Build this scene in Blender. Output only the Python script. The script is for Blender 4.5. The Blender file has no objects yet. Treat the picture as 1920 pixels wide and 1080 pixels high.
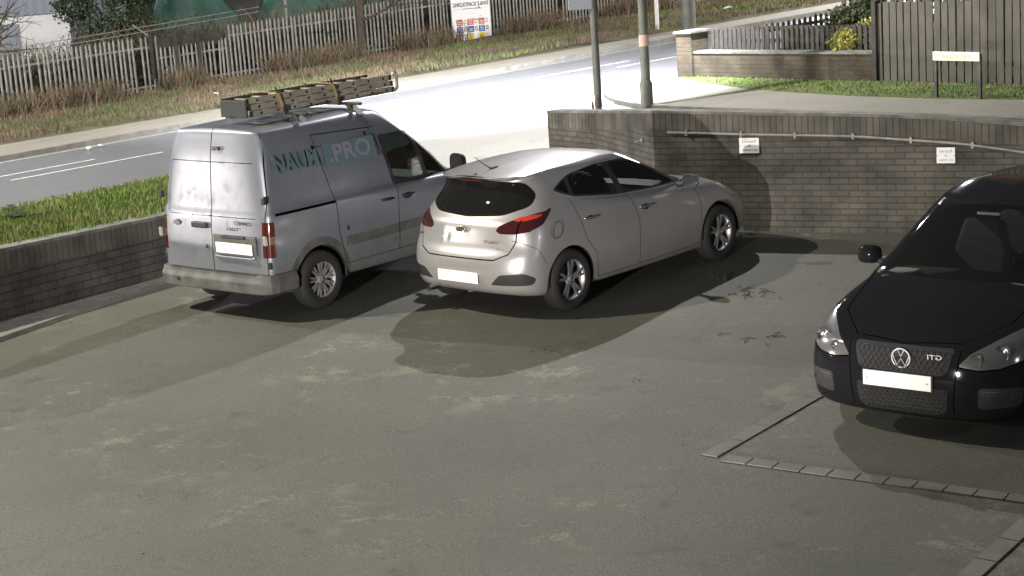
import bpy, bmesh, math, random
import numpy as np
from mathutils import Vector, Matrix, noise
random.seed(7); RNG = np.random.default_rng(7)
scene = bpy.context.scene; COL = scene.collection
PI = math.pi
# ------------------------------------------------------------------ camera
CAMH, PITCH, ROLL, FPX = 3.947, 0.2036, -0.068, 3100.0
TILT = 0.0159                                   # the car park rises this much away from the camera
cd = bpy.data.cameras.new('camera'); cam = bpy.data.objects.new('camera', cd); COL.objects.link(cam)
cd.sensor_width = 36; cd.lens = 36*FPX/1920; cd.clip_start = .1; cd.clip_end = 900
fw = Vector((0, math.cos(PITCH), -math.sin(PITCH))); r0 = Vector((1, 0, 0)); u0 = r0.cross(fw)
cr = math.cos(ROLL)*r0+math.sin(ROLL)*u0; cu = -math.sin(ROLL)*r0+math.cos(ROLL)*u0
m = Matrix((cr, cu, -fw)).transposed().to_4x4(); m.translation = (0, 0, CAMH); cam.matrix_world = m
scene.camera = cam
# ------------------------------------------------------------------ night sky, street lamps, exposure
w = bpy.data.worlds.new('World'); scene.world = w; w.use_nodes = True
nt = w.node_tree; bg = nt.nodes['Background']
bg.inputs[0].default_value = (.50, .53, .62, 1); bg.inputs[1].default_value = .10
scene.view_settings.view_transform = 'Standard'; scene.view_settings.look = 'None'
scene.view_settings.exposure = 0.12; scene.view_settings.gamma = 1
def lamp(name, loc, power, col, radius=.12, aim=None, spot=None, blend=.3):
    l = bpy.data.lights.new(name, 'SPOT' if spot else 'POINT'); l.energy = power; l.color = col; l.shadow_soft_size = radius
    o = bpy.data.objects.new(name, l); COL.objects.link(o); o.location = loc
    if spot:
        l.spot_size = math.radians(spot); l.spot_blend = blend
        o.rotation_euler = (Vector(aim)-Vector(loc)).to_track_quat('-Z', 'Y').to_euler()
    return o
LAMP_A = Vector((1.5, 26.4, 7.9)); LAMP_B = Vector((-13, 17.4, 12.5)); LAMP_C = Vector((-6.0, 1.0, 1.35)); LAMP_G = Vector((11, 5, 4.2))
LAMP_D = Vector((17.5, 43.5, 9.6)); LAMP_E = Vector((-18, 27.5, 8.6)); LAMP_F = Vector((26, 112, 16))
lamp('street_lamp_light', LAMP_A, 3300, (1, .98, .97), .06)
lamp('street_lamp_road_beam', LAMP_A+Vector((0, .25, .02)), 33000, (.93, .95, 1), .10, aim=(.2, 31.0, 1), spot=82, blend=.9)
lamp('yard_lamp_light', LAMP_B, 10500, (1, .93, .76), .08)
lamp('low_yard_light', LAMP_C, 10500, (1, .93, .84), .10, aim=(1.6, 20, 2.3), spot=46, blend=.55)
lamp('side_light', LAMP_G, 420, (.90, .90, 1), .25)
lamp('van_sheen_light', Vector((-26, 17.9, 1.9)), 6500, (1, .86, .76), .25)  # added low light, unseen, puts a warm sheen on the van's rear doors
lamp('street_lamp_light', LAMP_D, 13000, (1, .97, .92), .12)
lamp('street_lamp_light', LAMP_E, 9500, (.93, .95, 1), .12)
lamp('street_lamp_light', LAMP_F, 90000, (.90, .92, 1), .5)
# ------------------------------------------------------------------ ground frames
def zroad(x, y): return .793+.0466*x+.0123*y
def zpark(x, y): return .0159*y
TV = Vector((.81, .586, 0)).normalized(); NV = Vector((-TV.y, TV.x, 0)); E0 = Vector((-6.2, 24, 0))
def sw(s, w, dz=0):
    p = E0+TV*s+NV*w; return Vector((p.x, p.y, zroad(p.x, p.y)+dz))
def R(px, py): return fw+cr*((px-960)/FPX)-cu*((py-540)/FPX)
def on_road(px, py, dz=0):
    d = R(px, py); t = (.793+dz-CAMH)/(d.z-.0466*d.x-.0123*d.y); return Vector((0, 0, CAMH))+d*t
def on_park(px, py, dz=0):
    d = R(px, py); t = (dz-CAMH)/(d.z-.0159*d.y); return Vector((0, 0, CAMH))+d*t
# ------------------------------------------------------------------ materials
MATS = {}
def mat(name, col, rough=.6, metal=0, spec=.5, noise_amt=0, nscale=8, bump=0, bscale=60, coat=0, col2=None, emis=None, detail=6):
    if name in MATS: return MATS[name]
    M = bpy.data.materials.new(name); M.use_nodes = True; t = M.node_tree; b = t.nodes['Principled BSDF']
    b.inputs['Base Color'].default_value = (*col, 1); b.inputs['Roughness'].default_value = rough
    b.inputs['Metallic'].default_value = metal; b.inputs['Specular IOR Level'].default_value = spec
    if coat: b.inputs['Coat Weight'].default_value = coat; b.inputs['Coat Roughness'].default_value = .06
    if emis: b.inputs['Emission Color'].default_value = (*emis[0], 1); b.inputs['Emission Strength'].default_value = emis[1]
    tc = t.nodes.new('ShaderNodeTexCoord')
    if noise_amt or col2:
        n = t.nodes.new('ShaderNodeTexNoise'); n.inputs['Scale'].default_value = nscale; n.inputs['Detail'].default_value = detail
        t.links.new(tc.outputs['Object'], n.inputs['Vector'])
        rp = t.nodes.new('ShaderNodeValToRGB'); c2 = col2 or tuple(c*(1-noise_amt) for c in col)
        rp.color_ramp.elements[0].position = .35; rp.color_ramp.elements[1].position = .68
        rp.color_ramp.elements[0].color = (*c2, 1); rp.color_ramp.elements[1].color = (*col, 1)
        t.links.new(n.outputs['Fac'], rp.inputs['Fac']); t.links.new(rp.outputs['Color'], b.inputs['Base Color'])
    if bump:
        n2 = t.nodes.new('ShaderNodeTexNoise'); n2.inputs['Scale'].default_value = bscale; n2.inputs['Detail'].default_value = 4
        t.links.new(tc.outputs['Object'], n2.inputs['Vector'])
        bp = t.nodes.new('ShaderNodeBump'); bp.inputs['Strength'].default_value = bump; bp.inputs['Distance'].default_value = .01
        t.links.new(n2.outputs['Fac'], bp.inputs['Height']); t.links.new(bp.outputs['Normal'], b.inputs['Normal'])
    MATS[name] = M; return M
def asphalt(name, c_dark, c_light, c_patch, patch=.62, rough=.75, spec=.4, grain=110, crack=.1):
    M = bpy.data.materials.new(name); M.use_nodes = True; t = M.node_tree; b = t.nodes['Principled BSDF']; L = t.links.new
    tc = t.nodes.new('ShaderNodeTexCoord')
    def nz(sc, det=6, rg=.6, dist=0):
        n = t.nodes.new('ShaderNodeTexNoise'); n.inputs['Scale'].default_value = sc; n.inputs['Detail'].default_value = det
        n.inputs['Roughness'].default_value = rg; n.inputs['Distortion'].default_value = dist
        L(tc.outputs['Object'], n.inputs['Vector']); return n.outputs['Fac']
    def ramp(f, a, b_, ca, cb):
        r = t.nodes.new('ShaderNodeValToRGB'); r.color_ramp.elements[0].position = a; r.color_ramp.elements[1].position = b_
        r.color_ramp.elements[0].color = (*ca, 1); r.color_ramp.elements[1].color = (*cb, 1); L(f, r.inputs['Fac']); return r.outputs['Color']
    def mix(f, a, b_, mode='MIX'):
        x = t.nodes.new('ShaderNodeMixRGB'); x.blend_type = mode
        if hasattr(f, 'links'): L(f, x.inputs[0])
        else: x.inputs[0].default_value = f
        for i, v in ((1, a), (2, b_)):
            if hasattr(v, 'links'): L(v, x.inputs[i])
            else: x.inputs[i].default_value = (*v, 1)
        return x.outputs[0]
    base = ramp(nz(.35, 8, .65), .3, .7, c_dark, c_light)
    pm = ramp(nz(1.7, 12, .80, .25), patch, patch+.05, (0, 0, 0), (1, 1, 1))
    bm_ = ramp(nz(.45, 3), .46, .62, (0, 0, 0), (.8, .8, .8))
    pmm = mix(1, pm, bm_, 'MULTIPLY')
    c = mix(pmm, base, c_patch)
    g = ramp(nz(grain, 3, .7), .32, .68, (.45, .45, .48), (1.4, 1.4, 1.35))
    c = mix(1, c, g, 'MULTIPLY')
    sp = ramp(nz(38, 2, .5), .72, .76, (1, 1, 1), (.35, .33, .3))
    c = mix(.8, c, sp, 'MULTIPLY')
    vo = t.nodes.new('ShaderNodeTexVoronoi'); vo.feature = 'DISTANCE_TO_EDGE'; vo.inputs['Scale'].default_value = .33
    ad = t.nodes.new('ShaderNodeMixRGB'); ad.inputs[0].default_value = .30; nn = t.nodes.new('ShaderNodeTexNoise'); nn.inputs['Scale'].default_value = 1.6; nn.inputs['Detail'].default_value = 8
    L(tc.outputs['Object'], nn.inputs['Vector']); L(tc.outputs['Object'], ad.inputs[1]); L(nn.outputs['Color'], ad.inputs[2]); L(ad.outputs[0], vo.inputs['Vector'])
    ck = ramp(vo.outputs['Distance'], .0015, .006, (.45, .43, .40), (1, 1, 1)); c = mix(crack, c, ck, 'MULTIPLY')
    st = ramp(nz(2.6, 5, .6), .28, .40, (.62, .62, .60), (1, 1, 1)); c = mix(.7, c, st, 'MULTIPLY')
    L(c, b.inputs['Base Color']); b.inputs['Roughness'].default_value = rough; b.inputs['Specular IOR Level'].default_value = spec
    bp = t.nodes.new('ShaderNodeBump'); bp.inputs['Strength'].default_value = .5; bp.inputs['Distance'].default_value = .006
    L(nz(grain, 3, .7), bp.inputs['Height']); L(bp.outputs['Normal'], b.inputs['Normal'])
    MATS[name] = M; return M
def brickmat(name, c1, c2, mortar, bw=.225, bh=.075, mo=.010, dirt=.5):
    M = bpy.data.materials.new(name); M.use_nodes = True; t = M.node_tree; b = t.nodes['Principled BSDF']; L = t.links.new
    uv = t.nodes.new('ShaderNodeUVMap'); br = t.nodes.new('ShaderNodeTexBrick')
    L(uv.outputs[0], br.inputs['Vector']); br.inputs['Scale'].default_value = 1; br.inputs['Brick Width'].default_value = bw
    br.inputs['Row Height'].default_value = bh; br.inputs['Mortar Size'].default_value = mo; br.inputs['Mortar Smooth'].default_value = .3
    br.inputs['Color1'].default_value = (*c1, 1); br.inputs['Color2'].default_value = (*c2, 1); br.inputs['Mortar'].default_value = (*mortar, 1)
    br.inputs['Bias'].default_value = -.1
    n = t.nodes.new('ShaderNodeTexNoise'); n.inputs['Scale'].default_value = 2.2; n.inputs['Detail'].default_value = 8; L(uv.outputs[0], n.inputs['Vector'])
    r = t.nodes.new('ShaderNodeValToRGB'); r.color_ramp.elements[0].position = .3; r.color_ramp.elements[1].position = .7
    r.color_ramp.elements[0].color = (1-dirt, 1-dirt, 1-dirt, 1); r.color_ramp.elements[1].color = (1.15, 1.12, 1.1, 1); L(n.outputs['Fac'], r.inputs['Fac'])
    x = t.nodes.new('ShaderNodeMixRGB'); x.blend_type = 'MULTIPLY'; x.inputs[0].default_value = 1; L(br.outputs['Color'], x.inputs[1]); L(r.outputs['Color'], x.inputs[2])
    L(x.outputs[0], b.inputs['Base Color']); b.inputs['Roughness'].default_value = .9; b.inputs['Specular IOR Level'].default_value = .2
    bp = t.nodes.new('ShaderNodeBump'); bp.inputs['Strength'].default_value = .9; bp.inputs['Distance'].default_value = .012; bp.invert = True
    L(br.outputs['Fac'], bp.inputs['Height']); L(bp.outputs['Normal'], b.inputs['Normal'])
    MATS[name] = M; return M
def glassmat(name, tint=(.3, .33, .33), refl=.10, rough=.02, dust=.018):
    M = bpy.data.materials.new(name); M.use_nodes = True; t = M.node_tree; t.nodes.remove(t.nodes['Principled BSDF'])
    out = t.nodes['Material Output']; tr = t.nodes.new('ShaderNodeBsdfTransparent'); tr.inputs[0].default_value = (*tint, 1)
    gl = t.nodes.new('ShaderNodeBsdfGlossy'); gl.inputs['Roughness'].default_value = rough
    lw = t.nodes.new('ShaderNodeFresnel'); lw.inputs[0].default_value = 1.5
    mx = t.nodes.new('ShaderNodeMixShader'); t.links.new(lw.outputs[0], mx.inputs[0]); t.links.new(tr.outputs[0], mx.inputs[1]); t.links.new(gl.outputs[0], mx.inputs[2])
    df = t.nodes.new('ShaderNodeBsdfDiffuse'); df.inputs[0].default_value = (.35, .34, .32, 1); m2 = t.nodes.new('ShaderNodeMixShader'); m2.inputs[0].default_value = dust; t.links.new(mx.outputs[0], m2.inputs[1]); t.links.new(df.outputs[0], m2.inputs[2])
    t.links.new(m2.outputs[0], out.inputs[0]); MATS[name] = M; return M
def leafmat(name, ca, cb, sc=3, trans=.25):
    M = mat(name, ca, .8, col2=cb, nscale=sc, spec=.15, detail=4); b = M.node_tree.nodes['Principled BSDF']; return M
M_PARK = asphalt('worn concrete ground', (.100, .103, .086), (.142, .142, .117), (.25, .242, .18), .535, grain=95, crack=.12)
M_ROAD = asphalt('road asphalt', (.17, .17, .18), (.23, .23, .24), (.27, .27, .27), .7, rough=.36, spec=1.0)
M_APRON = asphalt('lamp glow apron', (.42, .41, .39), (.50, .49, .47), (.55, .54, .5), .6, rough=.45, spec=.8)  # much paler than the road, so the lamplit entrance burns out white
M_PAVE = asphalt('pavement', (.21, .20, .17), (.27, .26, .22), (.33, .32, .28), .6)
M_FPAVE = asphalt('far pavement', (.25, .23, .19), (.34, .31, .26), (.2, .18, .13), .6)
M_KERB = mat('kerb concrete', (.24, .23, .20), .85, noise_amt=.35, nscale=6, bump=.3)
M_BLOCK = mat('edging block', (.19, .187, .165), .9, noise_amt=.3, nscale=3, bump=.4)
M_PAINT = mat('road paint', (.75, .75, .72), .6, noise_amt=.4, nscale=20)
M_WALL = brickmat('grey brick wall', (.108, .104, .094), (.135, .129, .116), (.084, .081, .074), mo=.008)
M_WALLL = brickmat('grey block wall', (.095, .092, .088), (.12, .115, .108), (.06, .058, .056), bw=.24, bh=.09, mo=.007)
M_COPE = mat('coping', (.20, .20, .18), .9, noise_amt=.5, nscale=5, bump=.5)
M_GBRICK = brickmat('brown garden brick', (.075, .062, .046), (.095, .078, .058), (.075, .068, .055))
M_RBRICK = brickmat('red house brick', (.22, .10, .07), (.28, .13, .09), (.22, .2, .17))
M_SOIL = mat('soil', (.10, .082, .055), .95, col2=(.05, .043, .03), nscale=3, bump=.6, bscale=20)
M_TURF = mat('turf', (.07, .12, .03), .95, col2=(.10, .11, .045), nscale=2, bump=.6, bscale=30)
M_TURFD = mat('dry turf', (.13, .125, .06), .95, col2=(.10, .075, .05), nscale=1.2, bump=.6, bscale=25)
M_GRASS = leafmat('grass blades', (.13, .23, .05), (.26, .28, .11), 1.3)
M_GRASS2 = leafmat('dry grass blades', (.16, .145, .08), (.10, .12, .05), 1.5)
M_WEED = leafmat('dead weed stems', (.22, .165, .11), (.11, .085, .055), 2)
M_LEAFD = leafmat('dark leaves', (.045, .06, .035), (.09, .10, .055), 3)
M_LEAFG = leafmat('green leaves', (.055, .078, .032), (.035, .045, .022), 3)
M_LEAFY = leafmat('yellow leaves', (.42, .38, .11), (.22, .24, .07), 4)
M_BARK = mat('bark', (.10, .08, .06), .95, noise_amt=.5, nscale=12, bump=.8, bscale=30)
M_GALV = mat('galvanised steel', (.34, .335, .31), .65, .3, noise_amt=.35, nscale=6)
M_FPOST = mat('dark fence post', (.11, .10, .09), .8, noise_amt=.4, nscale=9)
M_WOOD = mat('weathered fence boards', (.10, .093, .075), .85, col2=(.062, .058, .046), nscale=2.5, bump=.4, bscale=15)
M_WOODD = mat('dark weathered timber', (.055, .05, .043), .9, noise_amt=.4, nscale=6)
M_POLE = mat('grey pole paint', (.16, .165, .15), .5, .3, noise_amt=.25, nscale=5)
M_POLE2 = mat('green grey pole paint', (.17, .18, .155), .55, .2, noise_amt=.3, nscale=4)
M_WHITE = mat('white board', (.82, .83, .85), .55)
M_BLACK = mat('black letters', (.02, .02, .022), .6)
M_GREYL = mat('pale grey letters', (.42, .40, .36), .6)
M_RED = mat('red print', (.55, .12, .08), .6)
M_BLUE = mat('blue print', (.05, .10, .38), .6)
M_YEL = mat('yellow print', (.75, .58, .05), .6)
M_TARP = mat('green tarpaulin', (.030, .085, .068), .6, col2=(.04, .11, .088), nscale=1.2, bump=.3, bscale=3)
M_RENDER = mat('white cladding', (.78, .78, .80), .6, noise_amt=.1, nscale=2)
M_GREYC = mat('grey cladding', (.28, .30, .36), .6)
# vehicles
def paint(name, col, metal, rough, coat=.9, spec=.5, dirt=0, ztop=.8):
    M = mat(name, col, rough, metal, coat=coat, noise_amt=.12, nscale=1.3, spec=spec)
    if dirt:
        t = M.node_tree; b = t.nodes['Principled BSDF']; L = t.links.new; tc = t.nodes.new('ShaderNodeTexCoord'); sx = t.nodes.new('ShaderNodeSeparateXYZ'); L(tc.outputs['Object'], sx.inputs[0])
        n = t.nodes.new('ShaderNodeTexNoise'); n.inputs['Scale'].default_value = 7; n.inputs['Detail'].default_value = 9; n.inputs['Roughness'].default_value = .7; L(tc.outputs['Object'], n.inputs['Vector'])
        mr = t.nodes.new('ShaderNodeMapRange'); mr.inputs[1].default_value = ztop; mr.inputs[2].default_value = .25; mr.inputs[3].default_value = 0; mr.inputs[4].default_value = 1; L(sx.outputs[2], mr.inputs[0])
        mu = t.nodes.new('ShaderNodeMath'); mu.operation = 'MULTIPLY_ADD'; L(mr.outputs[0], mu.inputs[0]); mu.inputs[1].default_value = dirt; 
        n2 = t.nodes.new('ShaderNodeMath'); n2.operation = 'MULTIPLY_ADD'; L(n.outputs['Fac'], n2.inputs[0]); n2.inputs[1].default_value = 1.5*dirt; n2.inputs[2].default_value = -.78*dirt; L(n2.outputs[0], mu.inputs[2]); mu.use_clamp = True
        x = t.nodes.new('ShaderNodeMixRGB'); L(mu.outputs[0], x.inputs[0]); L(b.inputs['Base Color'].links[0].from_socket, x.inputs[1]); x.inputs[2].default_value = (.13, .12, .105, 1); L(x.outputs[0], b.inputs['Base Color'])
        rr = t.nodes.new('ShaderNodeMapRange'); rr.inputs[3].default_value = rough; rr.inputs[4].default_value = .8; L(mu.outputs[0], rr.inputs[0]); L(rr.outputs[0], b.inputs['Roughness'])
        m1 = t.nodes.new('ShaderNodeMapRange'); m1.inputs[3].default_value = metal; m1.inputs[4].default_value = 0; L(mu.outputs[0], m1.inputs[0]); L(m1.outputs[0], b.inputs['Metallic'])
        m2 = t.nodes.new('ShaderNodeMapRange'); m2.inputs[3].default_value = coat; m2.inputs[4].default_value = 0; L(mu.outputs[0], m2.inputs[0]); L(m2.outputs[0], b.inputs['Coat Weight'])
    return M
M_VANP = paint('blue silver van paint', (.275, .30, .35), .55, .40, .6, dirt=.8, ztop=.85)
M_KIAP = paint('silver car paint', (.50, .495, .50), .5, .34, .9, dirt=.35, ztop=.55)
M_VWP = paint('black car paint', (.013, .013, .015), .0, .5, .5, .0)
M_PLAS = mat('dark trim plastic', (.035, .035, .038), .6, noise_amt=.3, nscale=10)
M_PLASG = mat('grey bumper plastic', (.15, .148, .14), .65, noise_amt=.5, nscale=5)
M_TYRE = mat('tyre rubber', (.022, .022, .023), .8, bump=.2)
M_ALLOY = mat('alloy', (.50, .50, .52), .35, .8)
M_COVER = mat('wheel cover', (.36, .36, .36), .5, .4, noise_amt=.4, nscale=12)
M_DARK = mat('dark interior', (.018, .018, .020), .85)
M_SEAT = mat('seat fabric', (.032, .032, .035), .9)
M_CHROME = mat('chrome', (.62, .62, .64), .22, 1)
M_PLATE = mat('number plate', (.95, .95, .93), .35, emis=None)
M_PLATEY = mat('yellow white plate', (.95, .94, .88), .35)
M_REDL = mat('red lamp lens', (.095, .018, .015), .12, coat=.6)
M_REDD = mat('smoked lamp lens', (.045, .010, .010), .10, coat=.8)
M_REDB = mat('red lamp glint', (.55, .045, .03), .15, emis=None)  # lighter red standing in for a reflection on the lens
M_WLENS = mat('clear lamp lens', (.40, .38, .36), .12, .2, coat=.6)
M_HEADL = mat('headlamp inner', (.17, .17, .17), .16, .4, coat=.8)
M_EMB = mat('satin emblem', (.62, .62, .63), .38, .25)
M_MESH = mat('black mesh', (.02, .02, .021), .45)
M_ALU = mat('weathered aluminium ladder', (.40, .365, .30), .55, .2, noise_amt=.3, nscale=8)
M_STRAP = mat('ochre strap', (.45, .33, .12), .8)
M_TEAL = mat('teal lettering', (.15, .235, .27), .45, .3)
M_VIOL = mat('mauve lettering', (.31, .31, .38), .45, .3)
G_CAR = glassmat('tinted car glass', (.62, .66, .65)); G_VAN = glassmat('van glass', (.72, .84, .76)); G_VW = glassmat('windscreen glass', (.72, .76, .75)); G_TINT = glassmat('privacy glass', (.45, .47, .47), dust=.03)
# ------------------------------------------------------------------ object helpers
def meta(o, label=None, cat=None, group=None, kind=None):
    if label: o['label'] = label
    if cat: o['category'] = cat
    if group: o['group'] = group
    if kind: o['kind'] = kind
    return o
def empty(name, loc=(0, 0, 0), rz=0, label=None, cat=None, group=None):
    o = bpy.data.objects.new(name, None); COL.objects.link(o); o.location = loc; o.rotation_euler = (0, 0, rz); o.empty_display_size = .2
    return meta(o, label, cat, group)
def link(name, me, parent=None, mats=()):
    o = bpy.data.objects.new(name, me); COL.objects.link(o)
    for x in mats: me.materials.append(x)
    if parent: o.parent = parent
    return o
class MB:
    """collects shapes, links them as one mesh object"""
    def __init__(s): s.v = []; s.f = []; s.uv = []; s.mi = []; s.hasuv = False; s.sm = []
    def add(s, vs, fs, mi=0, smooth=False, uvs=None):
        b = len(s.v); s.v += [tuple(v) for v in vs]
        for i, f in enumerate(fs):
            s.f.append([b+k for k in f]); s.mi.append(mi); s.sm.append(smooth)
            if uvs: s.uv.append(uvs[i]); s.hasuv = True
            else: s.uv.append([(0, 0)]*len(f))
        return s
    def box(s, c, d, rot=None, mi=0):
        x, y, z = [k/2 for k in d]; M = rot or Matrix.Identity(3)
        P = [Vector(c)+M@Vector(p) for p in ((-x, -y, -z), (x, -y, -z), (x, y, -z), (-x, y, -z), (-x, -y, z), (x, -y, z), (x, y, z), (-x, y, z))]
        return s.add(P, [(0, 3, 2, 1), (4, 5, 6, 7), (0, 1, 5, 4), (1, 2, 6, 5), (2, 3, 7, 6), (3, 0, 4, 7)], mi)
    def tube(s, pts, rad, n=10, mi=0, cap=True):
        pts = [Vector(p) for p in pts]; k = len(pts); rad = rad if isinstance(rad, (list, tuple)) else [rad]*k; V = []
        up = None
        for i, p in enumerate(pts):
            d = (pts[min(i+1, k-1)]-pts[max(i-1, 0)]).normalized()
            if up is None: up = d.orthogonal().normalized()
            up = (up-d*up.dot(d)); up = up.normalized() if up.length > 1e-6 else d.orthogonal().normalized()
            sd = d.cross(up)
            for j in range(n):
                a = 2*PI*j/n; V.append(p+(up*math.cos(a)+sd*math.sin(a))*rad[i])
        F = [(i*n+j, i*n+(j+1) % n, (i+1)*n+(j+1) % n, (i+1)*n+j) for i in range(k-1) for j in range(n)]
        s.add(V, F, mi, True)
        if cap: s.add(V[:n], [tuple(range(n))[::-1]], mi); s.add(V[-n:], [tuple(range(n))], mi)
        return s
    def prism(s, poly, axis, a, b, mi=0, fn=None):
        """poly: 2D points in the two other axes (kept in xyz order), extruded along axis from a to b"""
        n = len(poly)
        def P(p, h):
            v = [0, 0, 0]; o = [k for k in range(3) if k != axis]; v[o[0]], v[o[1]] = p; v[axis] = h; return Vector(v)
        V = [P(p, a) for p in poly]+[P(p, b) for p in poly]
        if fn: V = [fn(v) for v in V]
        return s.add(V, [tuple(range(n))[::-1], tuple(range(n, 2*n))]+[(i, (i+1) % n, n+(i+1) % n, n+i) for i in range(n)], mi)
    def build(s, name, mats, parent=None, **kw):
        me = bpy.data.meshes.new(name); me.from_pydata(s.v, [], s.f); me.update()
        me.polygons.foreach_set('material_index', s.mi); me.polygons.foreach_set('use_smooth', s.sm)
        if s.hasuv:
            u = me.uv_layers.new(name='UVMap'); flat = [c for f in s.uv for p in f for c in p]; u.data.foreach_set('uv', flat)
        mats = mats if isinstance(mats, (list, tuple)) else [mats]
        o = link(name, me, parent, mats)
        bm = bmesh.new(); bm.from_mesh(me); bmesh.ops.recalc_face_normals(bm, faces=bm.faces); bm.to_mesh(me); bm.free()
        return meta(o, **kw) if kw else o
def bevel(o, w=.01, seg=2):
    b = o.modifiers.new('bevel', 'BEVEL'); b.width = w; b.segments = seg; b.limit_method = 'ANGLE'; return o
def sheet(name, pts, zf, dz, M, thick=0, **kw):
    mb = MB(); top = [Vector((p[0], p[1], zf(p[0], p[1])+dz)) for p in pts]; n = len(top)
    mb.add(top, [tuple(range(n))])
    if thick:
        bot = [v-Vector((0, 0, thick)) for v in top]
        mb.add(top+bot, [(i, (i+1) % n, n+(i+1) % n, n+i) for i in range(n)])
    o = mb.build(name, M, **kw)
    for p in o.data.polygons[:1]:
        if p.normal.z < 0: o.data.flip_normals()
    return o
def text(name, body, size, M, parent, loc, xdir, ydir, mirror=True, ext=.001, width=None, offset=0):
    """lettering as thin solid letters; xdir/ydir are the reading and up directions seen by the viewer"""
    cu_ = bpy.data.curves.new(name, 'FONT'); cu_.body = body; cu_.size = size; cu_.extrude = ext; cu_.align_x = 'CENTER'; cu_.align_y = 'CENTER'; cu_.resolution_u = 3; cu_.offset = offset
    tmp = bpy.data.objects.new('tmp', cu_); COL.objects.link(tmp); dg = bpy.context.evaluated_depsgraph_get()
    me = bpy.data.meshes.new_from_object(tmp.evaluated_get(dg)); bpy.data.objects.remove(tmp); me.name = name
    X = Vector(xdir).normalized(); Y = Vector(ydir).normalized(); Z = X.cross(Y)
    co = np.zeros(len(me.vertices)*3); me.vertices.foreach_get('co', co); co = co.reshape(-1, 3)
    if len(co) and width: co[:, 0] *= width/(co[:, 0].max()-co[:, 0].min())
    if mirror: co[:, 0] *= -1
    B = np.array([X, Y, Z]); co = co@B+np.array(loc); me.vertices.foreach_set('co', co.ravel())
    if mirror: me.flip_normals()
    me.materials.clear(); me.update(); return link(name, me, parent, [M])
def blades(name, base, h, wid, M, lean=.35, parent=None, **kw):
    """base: (n,3) points; one bent two-quad blade each"""
    n = len(base); a = RNG.uniform(0, 2*PI, n); hh = h*RNG.uniform(.45, 1.25, n); ww = wid*RNG.uniform(.6, 1.3, n)
    d = np.stack([np.cos(a), np.sin(a), 0*a], 1); l = RNG.uniform(0, 2*PI, n); L = np.stack([np.cos(l), np.sin(l), 0*l], 1)*(lean*hh*RNG.uniform(.2, 1.4, n))[:, None]
    z = np.array([0, 0, 1.])
    p0 = base-d*ww[:, None]/2; p1 = base+d*ww[:, None]/2
    mid = base+z*(hh*.55)[:, None]+L*.35; p2 = mid+d*ww[:, None]*.4; p3 = mid-d*ww[:, None]*.4; p4 = base+z*hh[:, None]+L
    V = np.stack([p0, p1, p2, p3, p4], 1).reshape(-1, 3); i = np.arange(n)*5
    me = bpy.data.meshes.new(name); me.vertices.add(n*5); me.vertices.foreach_set('co', V.ravel())
    q = np.stack([i, i+1, i+2, i+3], 1); t = np.stack([i+3, i+2, i+4], 1)
    loops = np.concatenate([np.concatenate([q, t], 1).ravel()]); me.loops.add(len(loops)); me.loops.foreach_set('vertex_index', loops)
    st = np.stack([np.arange(n)*7, np.arange(n)*7+4], 1).ravel(); tot = np.tile([4, 3], n)
    me.polygons.add(2*n); me.polygons.foreach_set('loop_start', st); me.polygons.foreach_set('loop_total', tot); me.update(); me.validate()
    return meta(link(name, me, parent, [M]), **kw)
def leaves(name, centres, radii, n, size, M, parent=None, zsq=1.0, **kw):
    """many small leaf quads spread through a few overlapping clumps"""
    V = []; per = max(1, n//len(centres))
    for c, r in zip(centres, radii):
        u = RNG.normal(size=(per, 3)); u /= np.linalg.norm(u, axis=1)[:, None]; rad = r*RNG.uniform(.25, 1, per)**.6
        nzv = np.array([noise.noise(Vector(q)*2.3+Vector(c)) for q in u]); rad *= 1+.45*nzv
        P = np.array(c)+u*rad[:, None]*np.array([1, 1, zsq]); a = RNG.normal(size=(per, 3)); a /= np.linalg.norm(a, axis=1)[:, None]
        b = np.cross(a, RNG.normal(size=(per, 3))); b /= np.linalg.norm(b, axis=1)[:, None]; s_ = (size*RNG.uniform(.5, 1.3, per))[:, None]
        V.append(np.stack([P-a*s_, P-b*s_*.45, P+a*s_, P+b*s_*.45], 1))
    V = np.concatenate(V); n = len(V); me = bpy.data.meshes.new(name); me.vertices.add(4*n); me.vertices.foreach_set('co', V.ravel())
    me.loops.add(4*n); me.loops.foreach_set('vertex_index', np.arange(4*n)); me.polygons.add(n)
    me.polygons.foreach_set('loop_start', np.arange(n)*4); me.polygons.foreach_set('loop_total', np.full(n, 4)); me.update()
    return meta(link(name, me, parent, [M]), **kw) if kw else link(name, me, parent, [M])
def branches(mb, p, d, L, r, depth, spread=.6):
    p = Vector(p); pts = [p]; q = p.copy(); dd = d.copy()
    for k in range(3):
        dd = (dd+Vector([random.uniform(-.18, .18) for _ in range(3)])).normalized(); q = q+dd*L/3; pts.append(q.copy())
    mb.tube(pts, [r, r*.85, r*.72, r*.55], 5 if depth < 2 else 7, cap=False)
    if depth > 0:
        for k in range(random.choice((2, 3, 3))):
            b = pts[random.choice((1, 2, 3, 3))]; nd = (dd+Vector([random.uniform(-1, 1) for _ in range(3)])*spread); nd.z += .12
            branches(mb, b, nd.normalized(), L*random.uniform(.6, .8), r*.55, depth-1, spread)
#@@ SETTING
M_SOLD = brickmat('soldier bricks', (.115, .108, .097), (.15, .143, .126), (.085, .081, .073), bw=.078, bh=.6, mo=.007)
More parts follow.
